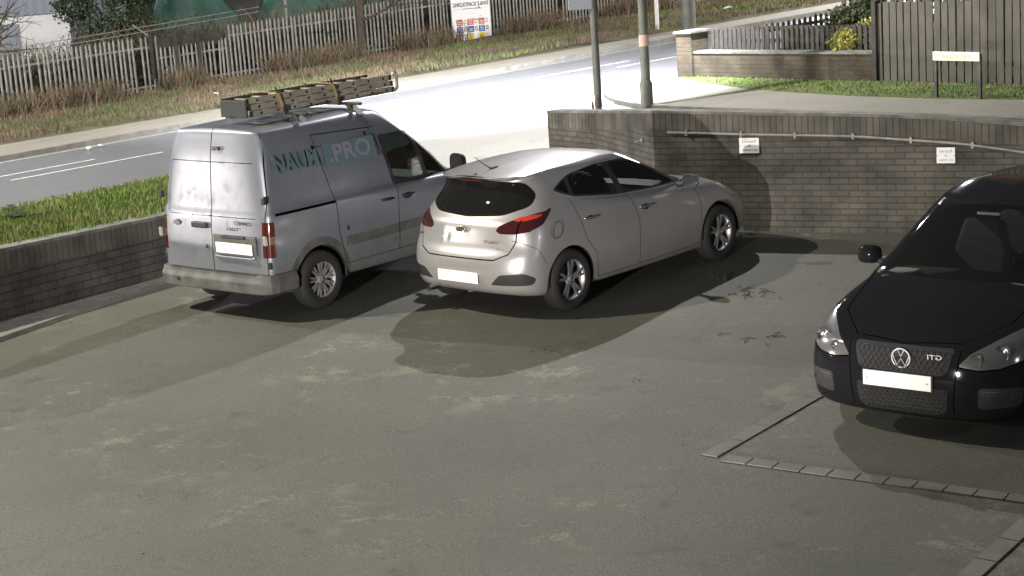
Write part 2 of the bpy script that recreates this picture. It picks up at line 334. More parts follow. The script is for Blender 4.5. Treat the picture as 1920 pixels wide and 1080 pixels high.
# ------------------------------------------------------------------ SETTING: ground sheets
def grid_sheet(name, x0, x1, y0, y1, st, zf, M, **kw):
    nx = int((x1-x0)/st)+1; ny = int((y1-y0)/st)+1; mb = MB()
    V = [(x0+(x1-x0)*i/(nx-1), y0+(y1-y0)*j/(ny-1)) for j in range(ny) for i in range(nx)]
    mb.add([(x, y, zf(x, y)) for x, y in V], [(j*nx+i, j*nx+i+1, (j+1)*nx+i+1, (j+1)*nx+i) for j in range(ny-1) for i in range(nx-1)], 0, True)
    o = mb.build(name, M, **kw)
    if o.data.polygons[0].normal.z < 0: o.data.flip_normals()
    return o
WL = [(-10.3, 11.18), (-5.57, 17.55), (-4.19, 19.41), (-2.45, 21.75)]           # left wall, inner face
WR = [(.67, 23.6), (1.25, 22.75), (1.89, 20.58), (2.97, 20.06), (4.35, 19.40), (5.06, 19.05), (5.9, 18.66), (7.6, 17.7), (11.5, 15.4)]
car_park = sheet('car_park', [(-14, -6), (16, -6), (16, 20.9), (-6, 20.9), (-14, 20.9)], zpark, 0, M_PARK, kind='structure')
# driveway ramp between the two walls, from the car park up to the road
mb = MB(); NYR = 24
for j in range(NYR):
    for k in range(1):
        pass
V = []; F = []
for j in range(NYR+1):
    y = 20.9+(25.9-20.9)*j/NYR; f = j/NYR; t = f*f*(3-2*f); xl = -2.75-max(0, y-21.5)*.2; xr = 1.95-.1*f
    for i in range(13):
        x = xl+(xr-xl)*i/12; tt = min(1, t*1.25); V.append((x, y+ (0 if j < NYR else 0), zpark(x, y)*(1-tt)+(zroad(x, y)+.002)*tt))
F = [(j*13+i, j*13+i+1, (j+1)*13+i+1, (j+1)*13+i) for j in range(NYR) for i in range(12)]
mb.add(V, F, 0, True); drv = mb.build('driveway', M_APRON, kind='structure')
sheet('driveway_side', [(-4.45, 25.35), (-3.5, 23.6), (-2.9, 23.6), (-3.35, 25.95)], zroad, -.012, M_SOIL, kind='structure')
def xy(s, w): p = E0+TV*s+NV*w; return (p.x, p.y)
# wide base ground beyond the car park
base = sheet('ground', [xy(-60, -.4), xy(300, -.4), xy(300, 260), xy(-60, 260)], zroad, -.09, M_SOIL, kind='structure')
sideg = sheet('ground', [(1.5, 24.3), (1.93, 20.75), (2.99, 20.13), (5.95, 18.72), (7.65, 17.8), (11.6, 15.45), (16, 13), (60, 13), (60, 64), (4.0, 30.9), (1.9, 29.2)], zroad, -.02, M_ROAD, kind='structure')
road = sheet('road', [xy(-60, -.25), xy(-60, 6.7), xy(150, 6.7), xy(150, -.25)], zroad, 0, M_ROAD, kind='structure')
apron = sheet('road_mouth_lamp_glow', [(-1.7, 25.85), (1.9, 25.85), (1.95, 29.6), xy(9.6, .02), xy(5.2, .02)], zroad, .004, M_APRON, kind='structure')  # pale sheet paints the lamp's burnt-out pool onto the road
# left verge, falling from wall top to the road
mb = MB(); nU = 60; nWd = 10
def wl(u):
    L_ = [0]; 
    for a, b in zip(WL, WL[1:]): L_.append(L_[-1]+math.dist(a, b))
    d = u*L_[-1]
    for k in range(3):
        if d <= L_[k+1] or k == 2:
            f = (d-L_[k])/(L_[k+1]-L_[k]); return (WL[k][0]+(WL[k+1][0]-WL[k][0])*f-.803*.1, WL[k][1]+(WL[k+1][1]-WL[k][1])*f+.596*.1)
def verge_pt(u, v):
    a = wl(u); b = xy(-13+15.2*u, -.22); x = a[0]+(b[0]-a[0])*v; y = a[1]+(b[1]-a[1])*v
    za = 1.07; zb = zroad(*b)+.05; vv = v**1.3
    return Vector((x, y, za*(1-vv)+zb*vv+.05*noise.noise(Vector((x*.8, y*.8, 0)))*(1-abs(2*v-1))*1.6))
V = [verge_pt(i/nU, j/nWd) for j in range(nWd+1) for i in range(nU+1)]
mb.add(V, [(j*(nU+1)+i, j*(nU+1)+i+1, (j+1)*(nU+1)+i+1, (j+1)*(nU+1)+i) for j in range(nWd) for i in range(nU)], 0, True)
verge = mb.build('grass_verge', M_TURF, kind='structure')
# end face of the verge beside the driveway, and a kerb along the road
mb = MB(); 
V = [verge_pt(1, j/nWd) for j in range(nWd+1)]; mb.add(V+[v-Vector((0, 0, 1.2)) for v in V], [(j, j+1, nWd+2+j, nWd+1+j) for j in range(nWd)])
mb.build('bank_edge', M_SOIL, kind='structure')
def kerb(name, pts, wd, ht, M, zf=zroad, dz=0, side=1, **kw):
    mb = MB(); n = len(pts); A = []; B = []
    for i, p in enumerate(pts):
        a = Vector(pts[max(i-1, 0)]); b = Vector(pts[min(i+1, n-1)]); d = (b-a).normalized(); q = Vector(p)+Vector((-d.y, d.x))*wd*side
        A.append(Vector((p[0], p[1], zf(*p)+dz))); B.append(Vector((q.x, q.y, zf(q.x, q.y)+dz)))
    H = Vector((0, 0, ht)); V = A+[v+H for v in A]+[v+H for v in B]+B; F = []
    for i in range(n-1):
        F += [(i, i+1, n+i+1, n+i), (n+i, n+i+1, 2*n+i+1, 2*n+i), (2*n+i, 2*n+i+1, 3*n+i+1, 3*n+i)]
    F += [(0, n, 2*n, 3*n), (n-1, 2*n-1, 3*n-1, 4*n-1)]
    mb.add(V, F); return mb.build(name, M, **kw)
kerb('kerb', [xy(s, -.22) for s in np.linspace(-30, 2.4, 12)], .12, .10, M_KERB, dz=-.02, side=-1, kind='structure')
kerb('kerb', [xy(s, 6.6) for s in np.linspace(-30, 120, 40)], .13, .10, M_KERB, dz=-.01, side=1, kind='structure')
sheet('far_pavement', [xy(-40, 6.7), xy(120, 6.7), xy(120, 8.1), xy(16, 8.05), xy(8, 8.35), xy(3, 8.7), xy(-40, 9)], zroad, .086, M_FPAVE, thick=.1, kind='structure')
# far verge (rough ground up to the fence)
mb = MB(); nS = 150; nW = 8
def fv(s, k):
    w0 = 8.0 if s > 8 else 8.0+(8-s)*.12; w = w0+(30-w0)*(k/nW)**2; p = sw(s, w)
    p.z += .06+.10*min(1, (w-w0)*.8)+.10*noise.noise(Vector((p.x*.6, p.y*.6, 2)))*min(1, (w-w0)); return p
V = [fv(-25+s, k) for k in range(nW+1) for s in range(nS+1)]
mb.add(V, [(k*(nS+1)+s, k*(nS+1)+s+1, (k+1)*(nS+1)+s+1, (k+1)*(nS+1)+s) for k in range(nW) for s in range(nS)], 0, True)
mb.build('far_verge', M_TURFD, kind='structure')
# road paint
def dash(name, s0, s1, w, wd=.11, off=.005):
    sheet(name, [xy(s0, w), xy(s1, w), xy(s1, w+wd), xy(s0, w+wd)], zroad, off, M_PAINT, kind='structure')
for s0, s1, w in ((7.0, 10.9, 4.15), (8.75, 11.4, 3.35), (11.6, 14.2, 4.15), (13.2, 15.9, 3.35), (-3.0, 2.0, 4.15), (-6, -2.1, 3.35), (.2, 2.9, 3.35), (17, 20, 3.75), (23, 26, 3.75), (29, 32, 3.75)):
    dash('road_line', s0, s1, w)
dash('road_line', -30, 60, 6.25, .08)
# right-hand pavement round the corner and the turf strip in front of the garden wall
PV = [xy(11.2, -.12), (2.62, 30.3), (2.02, 29.7), (1.84, 29.2), (1.86, 28.6), (1.98, 27.9), (2.16, 27.2), (2.46, 26.5), (2.95, 25.7), (3.7, 24.6), (5.2, 22.5), (6.5, 20.6), (8.3, 18.2), (30, 18.2), (30, 60)]
sheet('pavement', PV, zroad, .06, M_PAVE, thick=.09, kind='structure')
kerb('kerb', PV[1:13], .11, .095, M_KERB, dz=-.02, side=1, kind='structure')
GR = [(3.32, 30.75), (3.38, 30.0), (3.66, 28.9), (4.08, 27.4), (4.6, 26.2), (5.27, 24.85), (6.1, 23.55), (7.05, 22.3), (8.6, 20.4), (16, 20.4), (16, 30.7)]
sheet('grass_strip', GR, zroad, .075, M_TURF, thick=.02, kind='structure')
# grass on both verges and on the strip (nobody could count the blades)
n = 42000; u = RNG.uniform(.28, 1, n); v = RNG.uniform(0, .97, n)
pts = np.array([tuple(verge_pt(a, b)) for a, b in zip(u, v)]); cl = np.array([noise.noise(Vector(p)*1.1) for p in pts])
pts = pts[(cl+RNG.uniform(-.45, .5, n)) > -.25]; thin = pts[:, 2]*0+1
blades('grass', pts, .085, .016, M_GRASS, kind='stuff')
def inpoly(P, poly):
    x, y = P[:, 0], P[:, 1]; r_ = np.zeros(len(P), bool); k = len(poly)
    for i in range(k):
        x1, y1 = poly[i][:2]; x2, y2 = poly[(i+1) % k][:2]
        c = ((y1 > y) != (y2 > y)) & (x < (x2-x1)*(y-y1)/(y2-y1+1e-12)+x1); r_ ^= c
    return r_
GE = Vector((3.33, 30.42)); GD = Vector((4.18, -6.75)).normalized(); GN = Vector((-GD.y, GD.x))   # garden wall line; GN points away from camera
def gp(e, m_=0, dz=0):
    q = GE+GD*e+GN*m_; return Vector((q.x, q.y, zroad(q.x, q.y)+.08+dz))
P = np.stack([RNG.uniform(3.2, 9, 34000), RNG.uniform(20.2, 31, 34000)], 1); P = P[inpoly(P, GR)]
q = np.array([(Vector(p)-GE).dot(GN) for p in P]); P = P[q < .12]
blades('grass', np.array([(x, y, zroad(x, y)+.07) for x, y in P]), .04, .014, M_GRASS, kind='stuff')
n = 46000; s = RNG.uniform(-1, 44, n); w_ = 8.3+(15.0-8.3)*RNG.uniform(0, 1, n)**.9; w_ = w_+np.where(s < 8, (8-s)*.10, 0)
pts = []
for a, b in zip(s, w_):
    p = sw(a, b, .13+.05*noise.noise(Vector((a*.5, b*.5, 0)))); pts.append((p.x, p.y, p.z))
pts = np.array(pts); kp_ = ~((s > 16.6) & (s < 18.5) & (w_ > 13.2)); pts = pts[kp_]; s = s[kp_]; cl = np.array([noise.noise(Vector((p[0]*.55, p[1]*.55, 5))) for p in pts])
blades('verge_grass', pts[cl > -.05], .13, .03, M_GRASS2, kind='stuff'); 
blades('verge_grass', pts[cl <= -.05], .15, .03, M_WEED, kind='stuff')
pts2 = pts[(s > 14) & (cl > .05)]; blades('verge_grass', pts2, .10, .03, M_GRASS, kind='stuff')
n = 9000; s = RNG.uniform(0, 26, n); s = s[(s < 16.75) | (s > 18.4)]; n = len(s); w_ = RNG.normal(14.3, .45, n)   # bramble and dead stems along the fence foot
pts = np.array([tuple(sw(a, b, .1)) for a, b in zip(s, w_)]); cl = np.array([noise.noise(Vector((a*.45, 9, 0))) for a in s])
blades('bramble_stems', pts[cl > -.12], .62, .022, M_WEED, lean=.7, kind='stuff')
n = 5000; s = RNG.uniform(0, 26, n); pts = np.array([tuple(sw(a, 15.9+abs(RNG.normal(0, .8)), .6*RNG.uniform(0, 2))) for a in s])
blades('bramble_stems', pts, .7, .03, M_WEED, lean=.8, kind='stuff')
cs = [tuple(sw(s_, 15.6+random.uniform(0, .8), .5+random.uniform(0, .6))) for s_ in np.linspace(1, 26, 26)]
n = 15000; s = RNG.uniform(0, 26, n); pts = np.array([tuple(sw(a, 15.3+abs(RNG.normal(0, 1.0)), .1+1.35*RNG.uniform(0, 1)*(.6+.5*noise.noise(Vector((a*.6, 3, 1)))))) for a in s])
blades('scrub_twigs', pts, .6, .02, M_BARK, lean=1.2, kind='stuff')
leaves('hedge_growth', cs, [.95]*len(cs), 20000, .045, M_LEAFD, kind='stuff')
# bay edging blocks set in the car park
def blockrow(pts_px, name, n, wd=.13):
    a, b = pts_px; d = (b-a); L_ = d.length; d.normalize(); sd = Vector((-d.y, d.x, 0)); mb = MB(); st = L_/n
    for i in range(n):
        p = a+d*(st*i+.006); q = a+d*(st*(i+1)-.006)
        V = [p-sd*wd/2, q-sd*wd/2, q+sd*wd/2, p+sd*wd/2]; V = [Vector((v.x, v.y, zpark(v.x, v.y)+.003)) for v in V]+[Vector((v.x, v.y, zpark(v.x, v.y)+.012)) for v in V]
        mb.add(V, [(4, 5, 6, 7), (0, 1, 5, 4), (1, 2, 6, 5), (2, 3, 7, 6), (3, 0, 4, 7)])
    o = mb.build(name, M_BLOCK, kind='structure'); 
    under = MB(); V = [a-sd*wd*.56, b-sd*wd*.56, b+sd*wd*.56, a+sd*wd*.56]; under.add([Vector((v.x, v.y, zpark(v.x, v.y)+.003)) for v in V], [(0, 1, 2, 3)]); under.build('edging_joint', M_SOIL, kind='structure')
A0 = Vector((1.36, 11.62, 0)); A1 = Vector((3.1, 13.85, 0)); B1 = Vector((5.9, 8.5, 0)); 
blockrow((A0, A1), 'bay_edging', 7); blockrow((A0+Vector((.10, -.07, 0)), B1), 'bay_edging', 26)
blockrow((Vector((2.50, 9.05, 0)), Vector((3.18, 9.93, 0))), 'bay_edging', 3)
# concrete plinth along the foot of the left wall
PL = [(-10.3+.75, 11.18-.5), (-5.36, 16.84), (-4.09, 19.23), (-2.6, 21.2)]
sheet('plinth', PL+[(-2.5, 21.7), (-4.19, 19.41), (-5.57, 17.55), (-10.3, 11.18)], zpark, .05, M_KERB, thick=.06, kind='structure')
# ------------------------------------------------------------------ walls
def wall(name, pts, zb, zt, thick, M, label, band=.22, cope=.035, Msold=None, flip=1):
    """pts: inner face from left to right as the camera sees it; thickness runs away from the camera"""
    root = empty(name, (pts[0][0], pts[0][1], zb[0]), 0, label, 'wall'); O = Vector(root.location)
    n = len(pts); N = []
    for i in range(n):
        a = Vector(pts[max(i-1, 0)]); b = Vector(pts[min(i+1, n-1)]); d = (b-a).normalized(); N.append(Vector((-d.y, d.x, 0))*flip)
    S = [0]
    for a, b in zip(pts, pts[1:]): S.append(S[-1]+math.dist(a, b))
    def strip(lo, hi, off0, off1, nm, MM, smooth=False, vb=0):
        mb = MB()
        for i in range(n-1):
            for (oa, sg) in ((off0, 1), (off1, -1)):
                A = [Vector((*pts[k], 0))+N[k]*oa for k in (i, i+1)]
                V = [Vector((A[0].x, A[0].y, lo[i])), Vector((A[1].x, A[1].y, lo[i+1])), Vector((A[1].x, A[1].y, hi[i+1])), Vector((A[0].x, A[0].y, hi[i]))]
                mb.add([v-O for v in V], [(0, 1, 2, 3)], 0, False, [[(S[i], lo[i]-vb), (S[i+1], lo[i+1]-vb), (S[i+1], hi[i+1]-vb), (S[i], hi[i]-vb)]])
            for lv in (lo, hi):
                A = [Vector((*pts[k], lv[k]))+N[k]*o_ for k, o_ in ((i, off0), (i+1, off0), (i+1, off1), (i, off1))]
                mb.add([v-O for v in A], [(0, 1, 2, 3)], 0, False, [[(S[i], 0), (S[i+1], 0), (S[i+1], .2), (S[i], .2)]])
        for k in (0, n-1):
            A = [Vector((*pts[k], z))+N[k]*o_ for z, o_ in ((lo[k], off0), (lo[k], off1), (hi[k], off1), (hi[k], off0))]
            mb.add([v-O for v in A], [(0, 1, 2, 3)], 0, False, [[(0, lo[k]), (.2, lo[k]), (.2, hi[k]), (0, hi[k])]])
        mb2 = mb.build(nm, MM, root); bm = bmesh.new(); bm.from_mesh(mb2.data); bmesh.ops.remove_doubles(bm, verts=bm.verts, dist=1e-5); bmesh.ops.recalc_face_normals(bm, faces=bm.faces); bm.to_mesh(mb2.data); bm.free(); return mb2
    zt0 = [z-cope-band for z in zt]
    strip(zb, zt0, 0, thick, 'brick_face', M)
    strip(zt0, [z-cope for z in zt], -.004, thick+.004, 'soldier_course', Msold or M_SOLD)
    strip([z-cope for z in zt], zt, -.012, thick+.012, 'coping', M_COPE)
    return root
wall('retaining_wall', WL, [zpark(*p)-.1 for p in WL], [1.12, 1.12, 1.09, 1.06], .20, M_WALLL, 'low dark grey block wall holding up the long grass beside the silver van')
zt = [1.62, 1.66, 1.83, 1.785, 1.735, 1.69, 1.60, 1.46, 1.3]
wall('boundary_wall', WR, [zpark(*p)-.1 for p in WR], zt, .22, M_WALL, 'long grey brown brick wall along the far side of the car park with two small white notices')
def wrp(s, hz=0, off=0):
    a = Vector((2.97, 20.06)); pts_ = [Vector(p) for p in WR[2:]]; L_ = (pts_[1]-pts_[0]).length; d = s+L_
    for k in range(len(pts_)-1):
        l = (pts_[k+1]-pts_[k]).length
        if d <= l or k == len(pts_)-2:
            t = (pts_[k+1]-pts_[k]).normalized(); nn = Vector((-t.y, t.x)); q = pts_[k]+t*d-nn*off; return Vector((q.x, q.y, zpark(q.x, q.y)+hz)), Vector((t.x, t.y, 0)), Vector((nn.x, nn.y, 0))
        d -= l
# pipe along the wall
pr = empty('wall_pipe', wrp(-.8, 1.2)[0], 0, 'thin grey metal pipe clipped along the upper part of the brick wall', 'pipe'); O = pr.location.copy()
mb = MB(); ss = np.linspace(-1.0, 8.5, 40); hh = np.interp(ss, [-1, 0, 1.32, 2.55, 3.27, 8.5], [1.23, 1.20, 1.17, 1.08, .975, .2])
mb.tube([wrp(a, b, .035)[0]-O for a, b in zip(ss, hh)], .017, 8); mb.build('pipe', M_GALV, pr)
for a in (-.75, -.05, .62, 1.32, 2.0, 2.7, 3.4):
    b = float(np.interp(a, ss, hh)); p, t, nn = wrp(a, b, .02); mb = MB(); mb.box(p-O, (.03, .06, .07), Matrix((t, -nn, Vector((0, 0, 1)))).transposed()); mb.build('clip', M_GALV, pr)
# short handrail stub and crack on the flank
fl = empty('wall_bracket', (1.78, 20.92, 1.43), 0, 'small pale metal bracket sticking out of the shaded flank of the brick wall', 'bracket')
mb = MB(); mb.tube([(-.10, .02, -.035), (0, 0, 0)], .012, 6); mb.build('arm', M_GALV, fl); mb = MB(); mb.tube([(0, 0, -.02), (.004, 0, .02)], .03, 8); mb.build('flange', M_GALV, fl)
# two small white notices
for (s0, s1, z0, z1, lb) in ((-.085, .165, .965, 1.155, 'small white notice on the brick wall, nearer the silver hatchback'), (2.29, 2.50, .845, 1.03, 'small white notice on the brick wall, nearer the black car')):
    p, t, nn = wrp((s0+s1)/2, (z0+z1)/2, .012); e_ = empty('wall_notice', p, 0, lb, 'notice', 'white notices on the brick wall')
    B = Matrix((t, -nn, Vector((0, 0, 1)))).transposed(); mb = MB(); mb.box((0, 0, 0), (s1-s0, .012, z1-z0), B); bevel(mb.build('board', M_WHITE, e_), .003)
    off = -nn*.0075
    for j, (tx, sz, zz) in enumerate((('Reserved', .058, .052), ('for', .05, 0), ('flat 2 residents', .04, -.052))):
        text('lettering', tx, sz, M_GREYL, e_, off+Vector((0, 0, zz*(z1-z0)/.19)), t, (0, 0, 1), True, width=(.17, .04, .19)[j]*(s1-s0)/.25)
    for sx in (-1, 1): mb = MB(); mb.tube([t*sx*(s1-s0)*.44+off*.9, t*sx*(s1-s0)*.44+off*1.6], .006, 6); mb.build('screw', M_GALV, e_)
# ------------------------------------------------------------------ palisade fence
FW = 14.9; pf = empty('palisade_fence', sw(3, FW), 0, 'long grey steel palisade fence with pointed pales along the far side of the road', 'fence'); O = pf.location.copy()
pitch = .119; Zv = Vector((0, 0, 1)); pale_w = .054
def pale_line(s): return 1.50+.015*math.sin(s*.5)
sa = -1.2; k = 0
while sa < 52:
    nb = 16; L_ = nb*pitch; mb = MB()
    lowered = 8.15 < sa+L_/2 < 9.9
    for i in range(nb):
        s_ = sa+i*pitch+random.uniform(-.006, .006); h_ = pale_line(s_)+random.uniform(-.02, .02); ln = random.uniform(-.012, .012)
        if lowered: h_ -= .32
        if random.random() < .025: continue
        if random.random() < .03: ln *= 4
        b_ = sw(s_, FW)-O; tp = TV*ln
        w2 = TV*pale_w/2; d_ = -NV*.012
        V = [b_-w2, b_+d_, b_+w2, b_-w2+Zv*(h_-.07)+tp, b_+d_+Zv*(h_)+tp, b_+w2+Zv*(h_-.07)+tp, b_-w2*.3+Zv*h_+tp, b_+w2*.3+Zv*h_+tp]
        mb.add(V, [(0, 1, 4, 3), (1, 2, 5, 4), (3, 4, 6), (4, 5, 7), (0, 3, 5, 2)])
    mb.build('pale_panel', M_GALV, pf)
    for hz in (.28, 1.22-(.3 if lowered else 0)):
        mb = MB(); a = sw(sa-.05, FW+.035)-O+Zv*hz; b = sw(sa+L_-.06, FW+.035)-O+Zv*hz; V = []
        for q in (a, b): V += [q+Zv*.025, q+NV*.02+Zv*.025, q+NV*.02-Zv*.025, q-Zv*.025]
        mb.add(V, [(0, 1, 5, 4), (1, 2, 6, 5), (2, 3, 7, 6), (3, 0, 4, 7), (0, 1, 2, 3), (4, 5, 6, 7)]); mb.build('rail', M_GALV, pf)
    mb = MB(); q = sw(sa-.07, FW+.06)-O; mb.box(q+Zv*.74, (.07, .06, 1.5), Matrix((TV, NV, Zv)).transposed()); mb.build('fence_post', M_FPOST, pf)
    sa += L_; k += 1
# timber infill board above the lowered panel
bd = empty('board_infill', sw(8.05, FW+.02, 1.2), 0, 'weathered timber board fixed between posts above the lowered fence pales', 'board'); mb = MB(); O2 = bd.location
mb.box(TV*1.0+Zv*.10, (1.95, .03, .27), Matrix((TV, NV, Zv)).transposed()); mb.build('board', M_WOODD, bd)
for a in (.02, .68, 1.3): mb = MB(); mb.box(TV*a-NV*.04+Zv*-.2, (.07, .05, 1.1), Matrix((TV, NV, Zv)).transposed()); mb.build('upright', M_WOODD, bd)
# wires on raked arms above the fence
wr = empty('wire_strands', sw(3, FW+.1, 1.6), 0, 'two sagging pale wires stretched above the palisade fence with a raking strut', 'wire'); O2 = wr.location.copy()
for hz0, hz1 in ((1.62, 1.78), (1.50, 1.66)):
    mb = MB(); mb.tube([sw(a, FW+.12, hz0+(hz1-hz0)*(a-1)/9-.04*math.sin((a-1)/9*PI))-O2 for a in np.linspace(-1, 11.2, 14)], .010, 5); mb.build('strand', M_GALV, wr)
mb = MB(); mb.tube([sw(8.1, FW+.02, 1.45)-O2, sw(7.75, FW+.2, 1.80)-O2], .018, 6); mb.build('strut', M_GALV, wr)
# scaffold company sign board (mirror-written like everything in the picture)
sg = empty('scaffolding_sign', sw(17.6, FW-.10, .7), 0, 'white scaffolding company safety board hung on the palisade fence', 'sign')
bw_, bh_ = 1.30, 1.22; mb = MB(); mb.box((0, 0, 0), (bw_, .02, bh_), Matrix((TV, NV, Zv)).transposed()); bevel(mb.build('board', M_WHITE, sg), .004)
f = -NV*.0125
def sp(x, z): return TV*(x*bw_)+Zv*(z*bh_)+f
text('lettering', 'SWALE SCAFFOLDING', .16, M_BLACK, sg, sp(0, .34), TV, Zv, True, width=bw_*.93, offset=.002)
def bar(x0, x1, z0, z1, M, nm, d=0): mb = MB(); mb.box((sp((x0+x1)/2, (z0+z1)/2))-NV*d, ((x1-x0)*bw_, .003, (z1-z0)*bh_), Matrix((TV, NV, Zv)).transposed()); return mb.build(nm, M, sg)
bar(-.22, .20, .240, .253, M_BLACK, 'rule'); bar(-.45, .45, .243, .248, M_GREYL, 'rule'); bar(-.08, .18, .13, .134, M_GREYL, 'rule')
for r_, row in enumerate((('R', 'R', 'R'), ('B', 'B', 'B'), ('B', 'Y', 'Y'))):
    for c_, cc in enumerate(row):
        x0 = -.395+c_*.285; z0 = -.045-r_*.165; Mx = {'R': M_RED, 'B': M_BLUE, 'Y': M_YEL}[cc]
        bar(x0, x0+.155, z0-.075, z0+.065, Mx, 'safety_panel')
        for q in range(2+(r_+c_) % 2): bar(x0+.03, x0+.125, z0-.045+q*.04, z0-.033+q*.04, M_WHITE if cc != 'Y' else M_BLACK, 'print_line', .002)
        cx = x0+.215; mb = MB(); nn_ = 3 if cc == 'Y' else 16; ring = []
        for a in range(nn_): ring.append(sp(cx+.032*math.sin(2*PI*a/nn_), z0+.052*math.cos(2*PI*a/nn_)))
        mb.add(ring+[v-NV*.002 for v in ring], [tuple(range(nn_)), tuple(range(nn_, 2*nn_))]+[(a, (a+1) % nn_, nn_+(a+1) % nn_, nn_+a) for a in range(nn_)]); mb.build('safety_symbol', M_BLACK if r_ == 1 else Mx, sg)
        mb = MB(); ring = [sp(cx+.02*math.sin(2*PI*a/12), z0+.032*math.cos(2*PI*a/12))-NV*.003 for a in range(12)]; mb.add(ring+[v-NV*.002 for v in ring], [tuple(range(12)), tuple(range(12, 24))]); mb.build('symbol_face', M_WHITE, sg)
# ------------------------------------------------------------------ posts and columns by the road
def pole(name, base, r0_, r1_, H, M, label, cat, extra=None):
    e_ = empty(name, base, 0, label, cat); mb = MB(); mb.tube([(0, 0, 0), (0, 0, H)], [r0_, r1_], 14); mb.build('post', M, e_); return e_
p1 = pole('signal_post', (1.49, 25.0, zroad(1.49, 25)+.0), .057, .055, 2.9, M_POLE, 'slim grey post with a dark box on top, left of the green grey street lamp', 'post')
mb = MB(); mb.box((-.19, -.02, 1.93), (.36, .10, .30)); bevel(mb.build('box', M_GREYC, p1), .01)
mb = MB(); mb.box((.12, .0, 1.96), (.10, .03, .12)); mb.build('bracket', M_PLAS, p1)
mb = MB(); mb.box((-.085, -.03, .33), (.04, .02, .16)); mb.build('sticker', mat('rust print', (.35, .15, .08), .7), p1)
b2 = Vector((2.37, 26.65, zroad(2.37, 26.65)+.06))
p2 = pole('street_lamp', b2, .075, .05, 8.0, M_POLE2, 'tall grey green lamp column with wider base rising from the pavement behind the brick wall', 'street lamp')
mb = MB(); mb.tube([(0, 0, 0), (0, 0, .34), (0, 0, .40)], [.105, .105, .076], 14); mb.build('base_compartment', M_POLE2, p2)
mb = MB(); mb.box((-.17, -.04, 2.14), (.26, .13, .40)); bevel(mb.build('control_box', M_PLAS, p2), .02)
mb = MB(); mb.tube([(0, 0, .95), (0, 0, 1.13)], .080, 14); mb.build('notice_band', mat('pink notice', (.60, .42, .36), .7), p2)
tipv = LAMP_A-b2; mb = MB(); mb.tube([(0, 0, 7.95), Vector((0, 0, 8.1))+tipv*Vector((.4, .4, 0)) if False else Vector((tipv.x*.5, tipv.y*.5, 8.12)), Vector((tipv.x*.85, tipv.y*.85, 8.16))], .035, 8); mb.build('arm', M_POLE2, p2)
M_LAMP = mat('lamp glass', (1, 1, .95), .3, emis=((1, .97, .9), 6))
def lamphead(par, o, M=M_POLE2):
    mb = MB(); mb.box(o+Vector((0, 0, .14)), (.5, .24, .10)); bevel(mb.build('lamp_head', M, par), .03)
    mb = MB(); mb.box(o+Vector((0, 0, .085)), (.38, .18, .012)); mb.build('diffuser', M_LAMP, par)
lamphead(p2, tipv)
p3b = on_road(1302, 76, .1); p3b = sw(18.9, 7.4, .08); p3 = pole('lamp_column', p3b, .17, .09, 9.0, M_POLE2, 'stout grey column standing on the far pavement above the garden wall pier', 'street lamp')
mb = MB(); mb.tube([(0, 0, 0), (0, 0, 1.05)], .185, 16); mb.build('base_compartment', M_POLE2, p3); mb = MB(); mb.tube([(0, 0, 1.05), (0, 0, 1.11)], .19, 16); mb.build('collar', M_WHITE, p3)
p4 = pole('marker_post', sw(19.2, 8.9, .1), .05, .05, 1.3, M_RENDER, 'slim white marker post on the far verge left of the stout column', 'post');
# tree trunks seen through and beyond the fence
def pole_tree(name, s_, w__, H, r_, label, lean=0, M=M_BARK, crown=0, Ml=None):
    b = sw(s_, w__, .05); e_ = empty(name, b, 0, label, 'tree'); mb = MB(); mb.tube([(0, 0, 0), (lean*.3, 0, H*.4), (lean, .1, H)], [r_, r_*.8, r_*.5], 8)
    mb.build('trunk', M, e_)
    mb = MB(); rnd = random.getstate()
    for z in np.linspace(H*.25, H, 6):
        branches(mb, (lean*z/H, 0, z), Vector((random.uniform(-1, 1), random.uniform(-.5, .5), .5)).normalized(), H*.3, r_*.35, 2)
    mb.build('limbs', M, e_)
    if crown: leaves('crown', [(lean*z/H+random.uniform(-.5, .5), random.uniform(-.4, .4), z) for z in np.linspace(H*.35, H, 5)], [crown]*5, 2600, .07, Ml or M_LEAFD, e_)
    return e_
pole_tree('ivy_trunk', 13.9, 14.6, 4.2, .11, 'slim ivy brown trunk growing against the palisade fence above the ladder', 0)
pole_tree('young_tree', 29.5, 10.5, 4.2, .12, 'thin bare tree on the far verge beyond the garden fence', .2)
pole_tree('young_tree', 27.0, 13.5, 4.2, .10, 'second bare tree close to the fence on the far verge', -.2)
# things behind the fence
tl = empty('bare_tree', sw(4.3, 18.8, 0), 0, 'bare winter tree with tangled dark branches in front of the white building at top left', 'tree')
mb = MB(); mb.tube([(0, 0, 0), (.1, 0, 1.2), (0, .1, 2.4)], [.14, .11, .08], 8); mb.build('trunk', M_BARK, tl); mb = MB()
for z in (.9, 1.2, 1.5, 1.8, 2.1, 2.4): branches(mb, (.05, .05, z), Vector((random.uniform(-1, 1), random.uniform(-.3, .3), .45)).normalized(), 1.3, .05, 3, .7)
mb.build('limbs', M_BARK, tl); leaves('twig_leaves', [(-1.6, 0, 1.6), (-1.2, 0, 2.5), (0.6, 0, 1.7), (1.1, .2, 2.3)], [.7, .6, .5, .5], 2200, .05, M_LEAFD, tl)
def bush(name, c, rads, n, size, M, label, zsq=.85, cat='bush', stem=True):
    e_ = empty(name, c, 0, label, cat); cs = [(x, y, z) for x, y, z, r_ in rads]; rr = [r_ for *_, r_ in rads]
    if stem:
        mb = MB()
        for x, y, z in cs: mb.tube([(0, 0, 0), (x*.5, y*.5, z*.5), (x, y, z)], [.035, .025, .01], 5, cap=False)
        mb.build('stems', M_BARK, e_)
    leaves('foliage', cs, rr, n, size, M, e_, zsq); return e_
